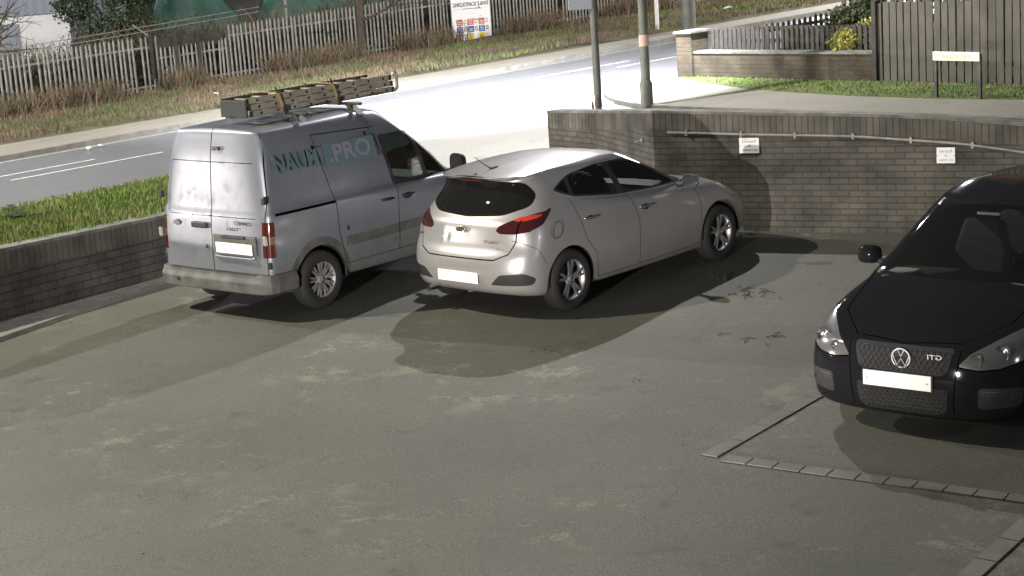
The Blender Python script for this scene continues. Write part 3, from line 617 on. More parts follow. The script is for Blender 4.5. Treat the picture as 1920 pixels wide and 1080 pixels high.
bush('shrub', sw(8.6, 17.8, 0), [(-.6, 0, 1.5, .7), (.1, 0, 2.1, .75), (.5, .2, 2.7, .6), (-1.2, .3, 2.3, .6), (.6, 0, 1.4, .7)], 6500, .06, M_LEAFG, 'dense green brown shrub behind the palisade fence beside the green tarpaulin')
bush('shrub', sw(2.3, 18.2, 0), [(-.6, 0, 1.3, .7), (.3, 0, 1.8, .6), (-1.2, .3, 2.2, .6)], 4500, .055, M_LEAFD, 'dark shrub behind the palisade fence at the left edge of the picture')
wb = empty('white_building', sw(8, 30, 0), 0, 'white clad building with grey upper band behind the bare tree at top left', 'building'); Bm = Matrix((TV, NV, Zv)).transposed()
mb = MB(); mb.box(TV*-.4+Zv*1.1, (7.4, 4, 2.2), Bm); mb.build('wall', M_RENDER, wb); mb = MB(); mb.box(TV*-.4+Zv*3.2, (7.6, 4.2, 2.0), Bm)
for i in range(25): mb.box(TV*(-4.1+i*.3)-NV*2.11+Zv*3.2, (.06, .03, 2.0), Bm)
mb.build('cladding_band', M_GREYC, wb)
mb = MB(); mb.box(TV*1.2-NV*2.02+Zv*1.0, (.9, .05, 1.9), Bm); mb.build('door', M_GREYC, wb)
mb = MB(); mb.box(TV*-1.1-NV*2.02+Zv*1.5, (1.4, .05, .7), Bm); mb.build('window', M_DARK, wb)
gb = empty('grey_building', sw(11.2, 33, 0), 0, 'grey clad building block behind the shrub right of the white building', 'building')
mb = MB(); mb.box(TV*1.9+Zv*2.4, (3.0, 4, 4.8), Bm)
for i in range(10): mb.box(TV*(.5+i*.31)-NV*2.01+Zv*2.4, (.05, .03, 4.8), Bm)
mb.build('wall', M_GREYC, gb); mb = MB(); mb.box(TV*1.9+Zv*4.9, (3.3, 4.3, .2), Bm); mb.build('roof', M_PLAS, gb)
def tarp(c, Wd, H, label, k0):
    e_ = empty('green_tarpaulin', c, 0, label, 'tarpaulin', 'green tarpaulins behind the fence'); mb = MB(); nx, nz = 26, 14; V = []
    for j in range(nz+1):
        for i in range(nx+1):
            a = i/nx; b = j/nz; x = (a-.5)*Wd*(1-.75*b**1.2); z = b*H+.10*noise.noise(Vector((a*4, b*2, k0))); y = 1.1*b+.18*noise.noise(Vector((a*6+k0, b*3, 0)))+.06*math.sin(a*22+b*5)
            V.append(TV*x+NV*y+Zv*z)
    F = [(j*(nx+1)+i, j*(nx+1)+i+1, (j+1)*(nx+1)+i+1, (j+1)*(nx+1)+i) for j in range(nz) for i in range(nx)]
    mb.add(V, F, 0, True); o = mb.build('sheet', M_TARP, e_); sm = o.modifiers.new('th', 'SOLIDIFY'); sm.thickness = .01
    for a in (-.5, .5): mb = MB(); mb.tube([TV*a*Wd, TV*a*Wd*.25+NV*1.1+Zv*H], .02, 6); mb.build('rope', M_GALV, e_)
    for a in (-.12, .12): mb = MB(); mb.tube([TV*a*Wd+NV*1.25, TV*a*Wd+NV*1.2+Zv*H], .04, 6); mb.build('support_pole', M_WOODD, e_)
tarp(sw(11.1, 18.0, 0), 4.3, 2.9, 'green tarpaulin tent nearest the shrub behind the fence, leftmost of the three', 1)
tarp(sw(15.2, 19.2, 0), 4.6, 2.8, 'middle one of the three green tarpaulins behind the fence, left of the ivy trunk', 4)
tarp(sw(19.4, 20.2, 0), 4.4, 2.9, 'green tarpaulin behind the fence right of the ivy trunk, rightmost of the three', 9)
for k_, (s_, lb) in enumerate(((12.6, 'thin pale pole behind the fence in front of the middle tarpaulin'), (14.9, 'thin pole behind the fence left of the ivy trunk'))):
    e_ = empty('scaffold_pole', sw(s_, 16.2, 0), 0, lb, 'pole', 'scaffold poles behind the fence'); mb = MB(); mb.tube([(0, 0, 0), (0, 0, 3.4)], .035, 8); mb.build('tube', M_GALV, e_); mb = MB(); mb.box((0, -.02, 1.7), (.11, .08, .08)); mb.build('coupler', M_FPOST, e_)
# ------------------------------------------------------------------ garden wall, picket fence, board fence
def gbox(mb, e0, e1, m0, m1, z0, z1, uv=True):
    c = [gp(e0, m0), gp(e1, m0), gp(e1, m1), gp(e0, m1)]; lo = [v+Zv*z0 for v in c]; hi = [v+Zv*z1 for v in c]
    lz = [z0]*4
    F = [(0, 3, 2, 1), (4, 5, 6, 7), (0, 1, 5, 4), (1, 2, 6, 5), (2, 3, 7, 6), (3, 0, 4, 7)]
    def U(f): 
        if f in (F[0], F[1]): return [(0, 0), (e1-e0, 0), (e1-e0, m1-m0), (0, m1-m0)]
        if f in (F[2], F[4]): return [(e0, z0), (e1, z0), (e1, z1), (e0, z1)]
        return [(m0, z0), (m1, z0), (m1, z1), (m0, z1)]
    mb.add([v-gO for v in lo+hi], F, 0, False, [U(f) for f in F])
gO = gp(0); gw = empty('garden_wall', gO, 0, 'low brown brick garden wall with a taller end pier behind the turf strip', 'wall')
mb = MB(); gbox(mb, -.03, .40, -.02, .38, -.15, .78); mb.build('pier', M_GBRICK, gw)
mb = MB(); gbox(mb, -.07, .44, -.06, .42, .78, .82); mb.build('pier_cap', M_COPE, gw)
mb = MB(); gbox(mb, .40, 5.0, .03, .25, -.2, .42); mb.build('brick_face', M_GBRICK, gw)
mb = MB(); gbox(mb, .40, 5.0, .01, .27, .42, .455); mb.build('coping', M_COPE, gw)
gO = gp(.5, .4); pk = empty('picket_fence', gO, 0, 'low dark weathered picket fence standing just behind the garden wall', 'fence')
e_ = .5
while e_ < 4.9:
    mb = MB(); h_ = .86+random.uniform(-.02, .02)
    a = gp(e_, .40)-gO; w2 = Vector((GD.x, GD.y, 0))*.036; nn3 = Vector((GN.x, GN.y, 0))*.02
    V = [a-w2, a+w2, a+w2+Zv*(h_-.05), a+Zv*h_, a-w2+Zv*(h_-.05)]; V += [v+nn3 for v in V]
    mb.add(V, [(0, 1, 2, 3, 4), (9, 8, 7, 6, 5)]+[(i, (i+1) % 5, 5+(i+1) % 5, 5+i) for i in range(5)]); mb.build('picket', M_WOODD, pk); e_ += .125
for z in (.56, .78): mb = MB(); gbox(mb, .45, 4.95, .425, .46, z, z+.06); mb.build('rail', M_WOODD, pk)
# fence beyond, running along the road edge
def line_fence(name, A, B, n, h_, wd, M, label, railz, pw=None, dz=0):
    e_ = empty(name, Vector((A[0], A[1], zroad(*A)+dz)), 0, label, 'fence'); O_ = e_.location.copy(); A_ = Vector(A); B_ = Vector(B); d = (B_-A_).normalized(); nn = Vector((-d.y, d.x)); 
    for i in range(n):
        q = A_+(B_-A_)*i/(n-1); z = zroad(q.x, q.y)+dz; hh_ = h_+random.uniform(-.02, .02); mb = MB()
        w2 = Vector((d.x, d.y, 0))*wd/2; t2 = Vector((nn.x, nn.y, 0))*.02; a = Vector((q.x, q.y, z))-O_
        V = [a-w2, a+w2, a+w2+Zv*(hh_-.04), a+Zv*hh_, a-w2+Zv*(hh_-.04)]; V += [v+t2 for v in V]
        mb.add(V, [(0, 1, 2, 3, 4), (9, 8, 7, 6, 5)]+[(k, (k+1) % 5, 5+(k+1) % 5, 5+k) for k in range(5)]); mb.build('picket', M, e_)
    for z_ in railz:
        mb = MB(); a = Vector((A[0], A[1], zroad(*A)+dz+z_))-O_; b = Vector((B[0], B[1], zroad(*B)+dz+z_))-O_; t2 = Vector((nn.x, nn.y, 0)); 
        V = [];
        for q in (a, b): V += [q+t2*.025, q+t2*.06, q+t2*.06+Zv*.06, q+t2*.025+Zv*.06]
        mb.add(V, [(0, 1, 5, 4), (1, 2, 6, 5), (2, 3, 7, 6), (3, 0, 4, 7), (0, 1, 2, 3), (4, 5, 6, 7)]); mb.build('rail', M, e_)
    return e_
A = xy(13.4, -.75); B = xy(21.2, -.75)
line_fence('roadside_picket_fence', A, B, 54, .80, .075, M_WOODD, 'dark picket fence along the bright road beyond the garden wall', (.22, .62), dz=.0)
line_fence('side_picket_fence', (6.4, 30.6), (8.7, 27.0), 22, 1.15, .10, M_WOOD, 'taller pale picket fence beside the yellow bush, left of the board fence', (.35, .9))
garden = sheet('garden_ground', [xy(11.6, -.5), xy(60, -.5), (40, 20.4), (7.7, 24.0), (3.7, 30.3)], zroad, .05, M_SOIL, kind='structure')
gO = gp(5.0); bf = empty('board_fence', gO, 0, 'tall weathered vertical board fence standing behind the street name plate', 'fence')
e_ = 5.04; i = 0
while e_ < 11.5:
    hw = .062+random.uniform(-.004, .004); h_ = 1.22+random.uniform(-.012, .012); a = gp(e_, .04+random.uniform(0, .006))-gO; w2 = Vector((GD.x, GD.y, 0))*hw; nn3 = Vector((GN.x, GN.y, 0))*.022; ln = Vector((GD.x, GD.y, 0))*random.uniform(-.01, .01)
    V = [a-w2-Zv*.05, a+w2-Zv*.05, a+w2+Zv*h_+ln, a-w2+Zv*h_+ln]; V += [v+nn3 for v in V]
    mb = MB(); mb.add(V, [(0, 1, 2, 3), (7, 6, 5, 4)]+[(k, (k+1) % 4, 4+(k+1) % 4, 4+k) for k in range(4)]); mb.build('board', M_WOOD, bf); e_ += .152; i += 1
for z in (.25, .95): mb = MB(); gbox(mb, 4.98, 11.6, .075, .12, z, z+.08); mb.build('rail', M_WOODD, bf)
for e0_ in (4.95, 6.9, 8.8, 10.7): mb = MB(); gbox(mb, e0_-.04, e0_+.04, .12, .2, -.1, 1.2); mb.build('fence_post', M_WOODD, bf)
mb = MB(); gbox(mb, 4.93, 5.02, -.01, .1, -.1, 1.26); mb.build('end_post', M_WOODD, bf)
# street name plate
q1 = on_road(1753, 182, .08); q2 = on_road(1835, 184, .08); qc = (q1+q2)/2; hw_ = (q2-q1).length/2
sn = empty('street_name_sign', qc, 0, 'cream street name plate on two dark posts in front of the board fence', 'sign'); D3 = (q2-q1); D3.z = 0; D3.normalize(); N3 = Vector((D3.y, -D3.x, 0))
Bs = Matrix((D3, N3, Zv)).transposed(); mb = MB(); mb.box(Zv*.575, (.82, .02, .125), Bs); bevel(mb.build('plate', mat('cream plate', (.85, .80, .62), .5), sn), .004)
for a in (-hw_, hw_): mb = MB(); mb.box(D3*a-N3*.03+Zv*.28, (.05, .04, .66), Bs); mb.build('post', M_FPOST, sn)
text('lettering', 'Некрасова', .10, mat('faint letters', (.50, .47, .38), .6), sn, Zv*.575+N3*.013+D3*-.02, D3, Zv, False, width=.56)
# planting in the garden
bush('dark_shrub', gp(3.1, 1.6), [(-.5, 0, .5, .35), (0, 0, .85, .38), (.35, .2, .5, .38), (.1, -.1, 1.05, .28), (-.3, .2, .8, .3)], 3600, .045, M_LEAFD, 'spiky dark shrub rising behind the picket fence')
bush('yellow_bush', gp(4.2, .75), [(-.45, 0, .55, .27), (0, 0, .68, .30), (.4, .1, .6, .26), (.1, -.1, .48, .3)], 3400, .04, M_LEAFY, 'rounded yellow green bush spilling over the garden wall')
bush('glowing_bush', Vector((8.7, 36.2, zroad(8.7, 36.2))), [(-.5, 0, .8, .5), (.2, 0, 1.1, .55), (.7, 0, .8, .45)], 2600, .06, M_LEAFY, 'bright yellow bush at the top edge beside the sunlit looking road')
# small white gate post and red brick house at the top right
gpst = empty('gate_post', Vector((7.3, 31.6, zroad(7.3, 31.6))), 0, 'white brick gate post between the dark shrub and the taller picket fence', 'gate post'); mb = MB(); mb.box((0, 0, .55), (.32, .32, 1.1)); mb.build('pillar', M_RENDER, gpst); mb = MB(); mb.box((0, 0, 1.13), (.4, .4, .06)); mb.build('cap', M_COPE, gpst)
hs = empty('brick_house', (15.2, 37, zroad(15.2, 37)), 0, 'red brick house with white window frames at the top right corner', 'house'); mb = MB()
hx, hy, hz_ = 8.0, 6.0, 5.5
for (a, b, n_) in (((-hx/2, -hy/2), (hx/2, -hy/2), 0), ((hx/2, -hy/2), (hx/2, hy/2), 0), ((hx/2, hy/2), (-hx/2, hy/2), 0), ((-hx/2, hy/2), (-hx/2, -hy/2), 0)):
    L_ = math.dist(a, b); mb.add([(a[0], a[1], -.5), (b[0], b[1], -.5), (b[0], b[1], hz_), (a[0], a[1], hz_)], [(0, 1, 2, 3)], 0, False, [[(0, 0), (L_, 0), (L_, hz_+.5), (0, hz_+.5)]])
mb.build('wall', M_RBRICK, hs); mb = MB(); mb.prism([(-hy/2-.3, hz_), (hy/2+.3, hz_), (0, hz_+2.6)], 0, -hx/2-.2, hx/2+.2); mb.build('roof', M_FPOST, hs)
for wx in (-2.2, 1.8):
    for wz in (1.5, 4.0):
        mb = MB(); mb.box((wx, -hy/2-.02, wz), (1.5, .08, 1.2)); wn = mb.build('window', M_WHITE, hs); mb = MB(); mb.box((wx, -hy/2-.065, wz), (1.3, .02, 1.0)); mb.build('pane', M_DARK, wn)
# litter, twigs and leaves
def litter(name, p, sz, M, label, cat='litter'):
    mb = MB(); V = []
    for i in range(9):
        a = 2*PI*i/9; rr = sz*random.uniform(.5, 1.1); V.append((rr*math.cos(a), rr*.7*math.sin(a), random.uniform(.0, sz*.5)))
    V.append((0, 0, sz*.6)); mb.add([Vector(v)+Vector(p) for v in V], [(i, (i+1) % 9, 9) for i in range(9)]); o = mb.build(name, M, label=label, cat=cat); return o
litter('paper_scrap', sw(10.3, 12.5, .2) if False else on_road(404, 178, .3), .10, M_WHITE, 'white paper scrap caught in the verge weeds above the ladder end')
litter('paper_scrap', on_road(165, 280, .02), .09, M_WHITE, 'crumpled white scrap in the far gutter, left one of two')
litter('paper_scrap', on_road(188, 275, .02), .09, M_WHITE, 'crumpled white scrap in the far gutter, right one of two')
litter('paper_scrap', on_road(1365, 18, .2), .16, M_WHITE, 'white bag lying on the far verge beyond the street lamps')
def twigs(px, py, n, L_, label, seed):
    random.seed(seed); c = on_park(px, py); e_ = empty('twigs', (c.x, c.y, zpark(c.x, c.y)), 0, label, 'twigs')
    for i in range(n):
        p = Vector((random.gauss(0, L_*.8), random.gauss(0, L_*1.0), 0)); a = random.gauss(.5, .9); l = L_*random.uniform(.35, 1.3); pts_ = []
        for k_ in range(4): pts_.append(Vector((p.x, p.y, .0159*p.y+.007+.010*math.sin(k_*1.3)))); a += random.uniform(-.35, .35); p = p+Vector((math.cos(a), math.sin(a), 0))*l/4
        mb = MB(); mb.tube(pts_, [.005, .004, .003, .0015], 5)
        if random.random() < .5: q = pts_[1]; mb.tube([q, q+Vector((random.uniform(-.3, .3), random.uniform(-.3, .3), .02))*L_], [.003, .001], 4)
        mb.build('twig', M_BARK, e_)
twigs(1405, 548, 24, .15, 'tangle of dark twigs lying on the concrete right of the silver hatchback', 3)
twigs(1358, 524, 12, .08, 'small heap of dark twigs just in front of the hatchback front wheel shadow', 4)
twigs(1400, 440, 14, .09, 'bits of dark leaf litter at the foot of the wall by the hatchback nose', 9)
twigs(1430, 628, 7, .22, 'thin curved twigs on open concrete, nearest to the bay edging', 5)
twigs(1015, 656, 5, .09, 'short dark stick on the concrete below the hatchback rear wheel', 6)
twigs(1190, 718, 3, .05, 'tiny dark twig on the open concrete in the middle of the car park', 8)
random.seed(21); mb = MB()
for i in range(260):
    x = random.uniform(-5, 5.5); y = random.uniform(10, 19.5); z = zpark(x, y)+.006; r_ = random.uniform(.006, .018); a = random.uniform(0, PI)
    mb.add([(x+r_*math.cos(a+k_*PI/2)*(1 if k_ % 2 else .5), y+r_*math.sin(a+k_*PI/2)*(1 if k_ % 2 else .5), z+random.uniform(0, .008)) for k_ in range(4)], [(0, 1, 2, 3)])
mb.build('leaf_litter', M_BARK, kind='stuff')
# broad-leaved weeds in the left verge
def dock(px, py, n, L_, label):
    c = on_road(px, py, .1); best = min(((verge_pt(a, b)-c).xy.length, a, b) for a in np.linspace(.3, 1, 30) for b in np.linspace(.05, .9, 12)); c = verge_pt(best[1], best[2]); e_ = empty('dock_plant', c, 0, label, 'weed', 'broad leaved weeds in the left verge'); mb = MB()
    for i in range(n):
        a = random.uniform(0, 2*PI); l = L_*random.uniform(.6, 1.1); d = Vector((math.cos(a), math.sin(a), 0)); s_ = Vector((-d.y, d.x, 0)); w_ = l*.14; el = random.uniform(.3, 1.0)
        P_ = [d*l*t_+Zv*(l*el*(t_-.6*t_*t_)) for t_ in (0, .33, .66, 1)]; V = [P_[0]-s_*w_*.3, P_[0]+s_*w_*.3, P_[1]-s_*w_, P_[1]+s_*w_, P_[2]-s_*w_*.9, P_[2]+s_*w_*.9, P_[3]]
        mb.add(V, [(0, 1, 3, 2), (2, 3, 5, 4), (4, 5, 6)])
    mb.build('leaves', M_LEAFG, e_)
dock(60, 425, 26, .34, 'dark clump of broad weed leaves in the left verge above the block wall'); dock(35, 400, 22, .26, 'smaller clump of broad weed leaves at the left edge of the verge')
#@@ VEHICLES
# ------------------------------------------------------------------ VEHICLES
def pchip(xs, ys, x):
    xs = np.asarray(xs, float); ys = np.asarray(ys, float)
    if len(xs) < 3: return np.interp(x, xs, ys)
    h = np.diff(xs); d = np.diff(ys)/h; m_ = np.zeros(len(xs)); m_[0] = d[0]; m_[-1] = d[-1]
    for i in range(1, len(xs)-1):
        m_[i] = 0 if d[i-1]*d[i] <= 0 else (2*h[i]+h[i-1]+h[i]+2*h[i-1])/((2*h[i]+h[i-1])/d[i-1]+(h[i]+2*h[i-1])/d[i])
    x = np.clip(x, xs[0], xs[-1]); k = np.clip(np.searchsorted(xs, x)-1, 0, len(xs)-2); t = (x-xs[k])/h[k]
    return (2*t**3-3*t**2+1)*ys[k]+(t**3-2*t**2+t)*h[k]*m_[k]+(-2*t**3+3*t**2)*ys[k+1]+(t**3-t**2)*h[k]*m_[k+1]
NR, NS, NF = 14, 44, 14
def level(xr, xf, wd, z, ar=.3, af=.4, nr=2.6, nf=2.4, wr=None, wf=None):
    wr = wd if wr is None else wr; wf = wd if wf is None else wf; P = []
    for i in range(NR):
        t = (i/NR)*PI/2; P.append((xr+ar*(1-math.cos(t)**(2/nr)), wr*math.sin(t)**(2/nr)))
    for i in range(NS+1):
        t = i/NS; P.append((xr+ar+(xf-af-xr-ar)*t, wr*(1-t)*(1-2*t)+wd*4*t*(1-t)+wf*t*(2*t-1)))
    for i in range(1, NF+1):
        t = (1-i/NF)*PI/2; P.append((xf-af*(1-math.cos(t)**(2/nf)) if i < NF else xf, wf*math.sin(t)**(2/nf) if i < NF else 0.0))
    P = np.array(P)
    zz = np.full(len(P), float(z)) if np.isscalar(z) else pchip([a for a, b in z], [b for a, b in z], P[:, 0])
    return np.column_stack([P, zz])
def body_bm(levels, sub=5):
    L = np.array([l for l in levels]); n = len(L); s_ = np.arange(n); t = np.concatenate([np.linspace(i, i+1, sub, endpoint=False) for i in range(n-1)]+[[n-1]])
    G = np.zeros((len(t), L.shape[1], 3))
    # parameterise by accumulated distance so that uneven levels stay smooth
    for j in range(L.shape[1]):
        for c in range(3): G[:, j, c] = pchip(s_, L[:, j, c], t)
    nv, nu = G.shape[:2]; bm = bmesh.new(); V = {}
    for sg in (1, -1):
        for i in range(nv):
            for j in range(nu): V[sg, i, j] = bm.verts.new((G[i, j, 0], G[i, j, 1]*sg, G[i, j, 2]))
        for i in range(nv-1):
            for j in range(nu-1):
                q = [V[sg, i, j], V[sg, i, j+1], V[sg, i+1, j+1], V[sg, i+1, j]]
                if sg > 0: q = q[::-1]
                bm.faces.new(q)
    bmesh.ops.remove_doubles(bm, verts=bm.verts, dist=.0006); bmesh.ops.dissolve_degenerate(bm, edges=bm.edges, dist=.0004)
    bm.normal_update(); return bm
SIDE = (0, 2); END = (1, 2); TOP = (0, 1)
def pcut(bm, pts, pr, cond, closed=True):
    n = len(pts); a_, b_ = pr
    for i in range(n if closed else n-1):
        p = pts[i]; q = pts[(i+1) % n]; dx, dy = q[0]-p[0], q[1]-p[1]; l = math.hypot(dx, dy)
        if l < 1e-6: continue
        no = [0, 0, 0]; no[a_] = -dy/l; no[b_] = dx/l; co = [0, 0, 0]; co[a_], co[b_] = p
        x0, x1 = min(p[0], q[0])-.002, max(p[0], q[0])+.002; y0, y1 = min(p[1], q[1])-.002, max(p[1], q[1])+.002; fs = []
        for f in bm.faces:
            if not cond(f): continue
            xs = [v.co[a_] for v in f.verts]
            if max(xs) < x0 or min(xs) > x1: continue
            ys = [v.co[b_] for v in f.verts]
            if max(ys) < y0 or min(ys) > y1: continue
            ds = [no[a_]*(v.co[a_]-p[0])+no[b_]*(v.co[b_]-p[1]) for v in f.verts]
            if min(ds) < -1e-4 and max(ds) > 1e-4: fs.append(f)
        if fs:
            geo = set(fs)
            for f in fs: geo.update(f.edges); geo.update(f.verts)
            bmesh.ops.bisect_plane(bm, geom=list(geo), dist=1e-5, plane_co=co, plane_no=no)
    bm.normal_update()
def inside(poly, x, y):
    r_ = False; k = len(poly)
    for i in range(k):
        x1, y1 = poly[i]; x2, y2 = poly[(i+1) % k]
        if (y1 > y) != (y2 > y) and x < (x2-x1)*(y-y1)/(y2-y1)+x1: r_ = not r_
    return r_
def rounded(pts, r=.04, n=4):
    out = []; k = len(pts)
    for i in range(k):
        p = Vector(pts[i]); a = Vector(pts[i-1]); b = Vector(pts[(i+1) % k]); da = (a-p); db = (b-p); rr = min(r, da.length*.45, db.length*.45)
        A = p+da.normalized()*rr; B = p+db.normalized()*rr
        for j in range(n+1): t = j/n; out.append(tuple(A*(1-t)**2+p*2*t*(1-t)+B*t*t))
    return out
def grow(poly, d):
    k = len(poly); ar_ = sum(poly[i][0]*poly[(i+1) % k][1]-poly[(i+1) % k][0]*poly[i][1] for i in range(k)); sg = 1 if ar_ > 0 else -1; out = []
    for i in range(k):
        a = Vector(poly[i-1]); p = Vector(poly[i]); b = Vector(poly[(i+1) % k]); e = (b-a)
        if e.length < 1e-9: out.append(tuple(p)); continue
        e.normalize(); out.append((p.x+e.y*d*sg, p.y-e.x*d*sg))
    return out
def circle(cx, cy, r, n=40, sx=1): return [(cx+r*sx*math.cos(2*PI*i/n), cy+r*math.sin(2*PI*i/n)) for i in range(n)]
from mathutils.bvhtree import BVHTree
from mathutils.interpolate import poly_3d_calc
def carve(bm, regions, seams, root, mats, default='body', thick=.018):
    bm.normal_update(); ref = BVHTree.FromBMesh(bm); bm.faces.ensure_lookup_table(); RF = [([v.co.copy() for v in f.verts], [v.normal.copy() for v in f.verts]) for f in bm.faces]
    def nrm(co):
        p, n_, i, d = ref.find_nearest(co); cs, ns = RF[i]; w_ = poly_3d_calc(cs, p); r_ = Vector((0, 0, 0))
        for a, b in zip(w_, ns): r_ += b*a
        return r_.normalized() if r_.length > 1e-6 else n_
    """regions: (key, proj, poly, cond, material); the first that holds a face takes it. seams: (proj, polyline, width, cond) become open shut lines"""
    for key, pr, poly, cond, M in regions:
        if poly: pcut(bm, poly, pr, cond)
    for pr, line, wd, cond in seams:
        for i in range(len(line)-1):
            p = Vector(line[i]); q = Vector(line[i+1]); d = (q-p).normalized(); nn = Vector((-d.y, d.x))*wd/2
            for s_ in (1, -1): pcut(bm, [tuple(p+nn*s_), tuple(q+nn*s_)], pr, cond, False)
    kill = []; key_of = {}
    for f in bm.faces:
        c = f.calc_center_median(); dead = False
        for pr, line, wd, cond in seams:
            if dead: break
            if not cond(f): continue
            x, y = c[pr[0]], c[pr[1]]
            for i in range(len(line)-1):
                ax, ay = line[i]; bx, by = line[i+1]; L2 = (bx-ax)**2+(by-ay)**2; t = ((x-ax)*(bx-ax)+(y-ay)*(by-ay))/L2
                if -.01 <= t <= 1.01 and abs((x-ax)*(by-ay)-(y-ay)*(bx-ax))/math.sqrt(L2) < wd/2*.98: dead = True; break
        if dead: kill.append(f); continue
        for key, pr, poly, cond, M in regions:
            if cond(f) and (not poly or inside(poly, c[pr[0]], c[pr[1]])):
                if key == 'DELETE': kill.append(f)
                else: key_of[f] = (key, M, 1 if c.y > 0 else -1)
                break
        else: key_of[f] = (default, None, 0)
    groups = {}
    for f, (k, M, sd) in key_of.items():
        one = k in ('bonnet', 'tailgate', 'rear_window', 'windscreen', 'body', 'bumper', 'grille', 'lower_grille', 'rear_bumper', 'front_bumper', 'grille_surround')
        groups.setdefault((k, 0 if one else sd), []).append((f, M))
    out = {}
    for (k, sd), fl in groups.items():
        vm = {}; vs = []; fs = []; 
        for f, M in fl:
            idx = []
            for v in f.verts:
                if v not in vm: vm[v] = len(vs); vs.append(tuple(v.co))
                idx.append(vm[v])
            fs.append(idx)
        if k == 'grille' or k == 'lower_grille': pass
        kk = k.split('#')[0]; me = bpy.data.meshes.new(kk); N_ = [nrm(Vector(v)) for v in vs]; n0 = len(vs); nf = len(fs); M = fl[0][1] or mats
        if 'window' not in kk and 'windscreen' not in kk:      # inner skin, so the panel has a dark inside
            vs = vs+[tuple(Vector(v)-q*thick) for v, q in zip(vs, N_)]; fs = fs+[[i+n0 for i in f][::-1] for f in fs]; N_ = N_+[-q for q in N_]
        me.from_pydata(vs, [], fs); me.update(); me.polygons.foreach_set('use_smooth', [True]*len(fs)); o = link(kk, me, root, [M, M_DARK])
        me.polygons.foreach_set('material_index', [0]*nf+[1]*(len(fs)-nf)); me.normals_split_custom_set_from_vertices([tuple(q) for q in N_])
        out.setdefault(k, []).append(o)
    bm.free(); return out
def outline_strip(name, poly, pr, wid, fn, M, parent, closed=True, raise_=.004, z_w=.006):
    mb = MB(); P_ = [fn(p) for p in poly]; 
    if closed: P_.append(P_[0])
    mb.tube(P_, z_w, 6, cap=not closed); return mb.build(name, M, parent)
def surf_side(bm_pts, x, z): pass
def wheel(parent, x, y, R_, rim, kind, M_r, wdt=.205, zc=None):
    sg = 1 if y > 0 else -1; e_ = empty('wheel'); e_.parent = parent; e_.location = (x, y, zc or R_)
    prof = [(rim-.012, -wdt*.42), (rim+.012, -wdt*.48), (R_-.045, -wdt*.5), (R_-.015, -wdt*.42), (R_, -wdt*.30), (R_, wdt*.30), (R_-.015, wdt*.42), (R_-.045, wdt*.5), (rim+.012, wdt*.48), (rim-.012, wdt*.42)]
    def lathe(prof, n=48, cap=False):
        V = []; 
        for i in range(n):
            a = 2*PI*i/n
            for r_, o_ in prof: V.append((r_*math.cos(a), o_*sg, r_*math.sin(a)))
        k = len(prof); F = [(i*k+j, i*k+j+1, ((i+1) % n)*k+j+1, ((i+1) % n)*k+j) for i in range(n) for j in range(k-1)]
        return V, F
    mb = MB(); mb.add(*lathe(prof), 0, True); mb.build('tyre', M_TYRE, e_)
    h = wdt*.42
    mb = MB(); mb.add(*lathe([(rim-.012, -h), (rim-.03, -h*.6), (rim-.035, h*.5), (rim-.012, h), (rim, h+.006), (rim+.004, h-.004)]), 0, True)
    ctr = h*.72
    def spoke(a0, a1, w0, w1, o0, o1, th=.018):
        ca, sa = math.cos(a0), math.sin(a0); cb, sb = math.cos(a1), math.sin(a1); r0_, r1_ = .05, rim-.02
        p = Vector((r0_*ca, o0*sg, r0_*sa)); q = Vector((r1_*cb, o1*sg, r1_*sb)); d = (q-p).normalized(); s_ = d.cross(Vector((0, 1, 0))).normalized(); b_ = Vector((0, -sg*th, 0))
        V = [p-s_*w0, p+s_*w0, q+s_*w1, q-s_*w1]; m_ = [(p*.5+q*.5)+Vector((0, sg*.006, 0))-s_*(w0+w1)*.42, (p*.5+q*.5)+Vector((0, sg*.006, 0))+s_*(w0+w1)*.42]
        T = [V[0], V[1], m_[1], V[2], V[3], m_[0]]; B_ = [v+b_ for v in T]; mb.add(T+B_, [(0, 1, 2, 5), (5, 2, 3, 4)]+[(i, (i+1) % 6, 6+(i+1) % 6, 6+i) for i in range(6)])
    if kind == 'twin':
        for k in range(5):
            a = 2*PI*k/5+.3
            for d_ in (-.17, .17): spoke(a+d_*.5, a+d_, .016, .013, ctr, h*.93)
    elif kind == 'cover':
        for k in range(9):
            a = 2*PI*k/9+.2
            for d_ in (-.12, .12): spoke(a+d_*.5, a+d_*1.1, .012, .011, ctr, h*.88)
        mb.add(*lathe([(.075, ctr+.004), (.085, ctr-.01)]), 0, True)
    else:
        for k in range(5): spoke(2*PI*k/5+.1, 2*PI*k/5+.1, .04, .028, ctr, h*.93)
    V, F = lathe([(.0, ctr+.012), (.028, ctr+.012), (.034, ctr+.006), (.058, ctr), (.062, ctr-.02)], 24); mb.add(V, F, 0, True)
    mb.build('rim', M_r, e_)
    mb = MB(); mb.add(*lathe([(0, h*.1), (rim*.62, h*.1), (rim*.62, -h*.2)], 32), 0, True); mb.build('brake_disc', M_FPOST, e_)
    mb = MB(); mb.add(*lathe([(0, -h*.3), (rim-.03, -h*.3)], 32), 0, False); mb.build('inner_disc', M_DARK, e_)
    return e_
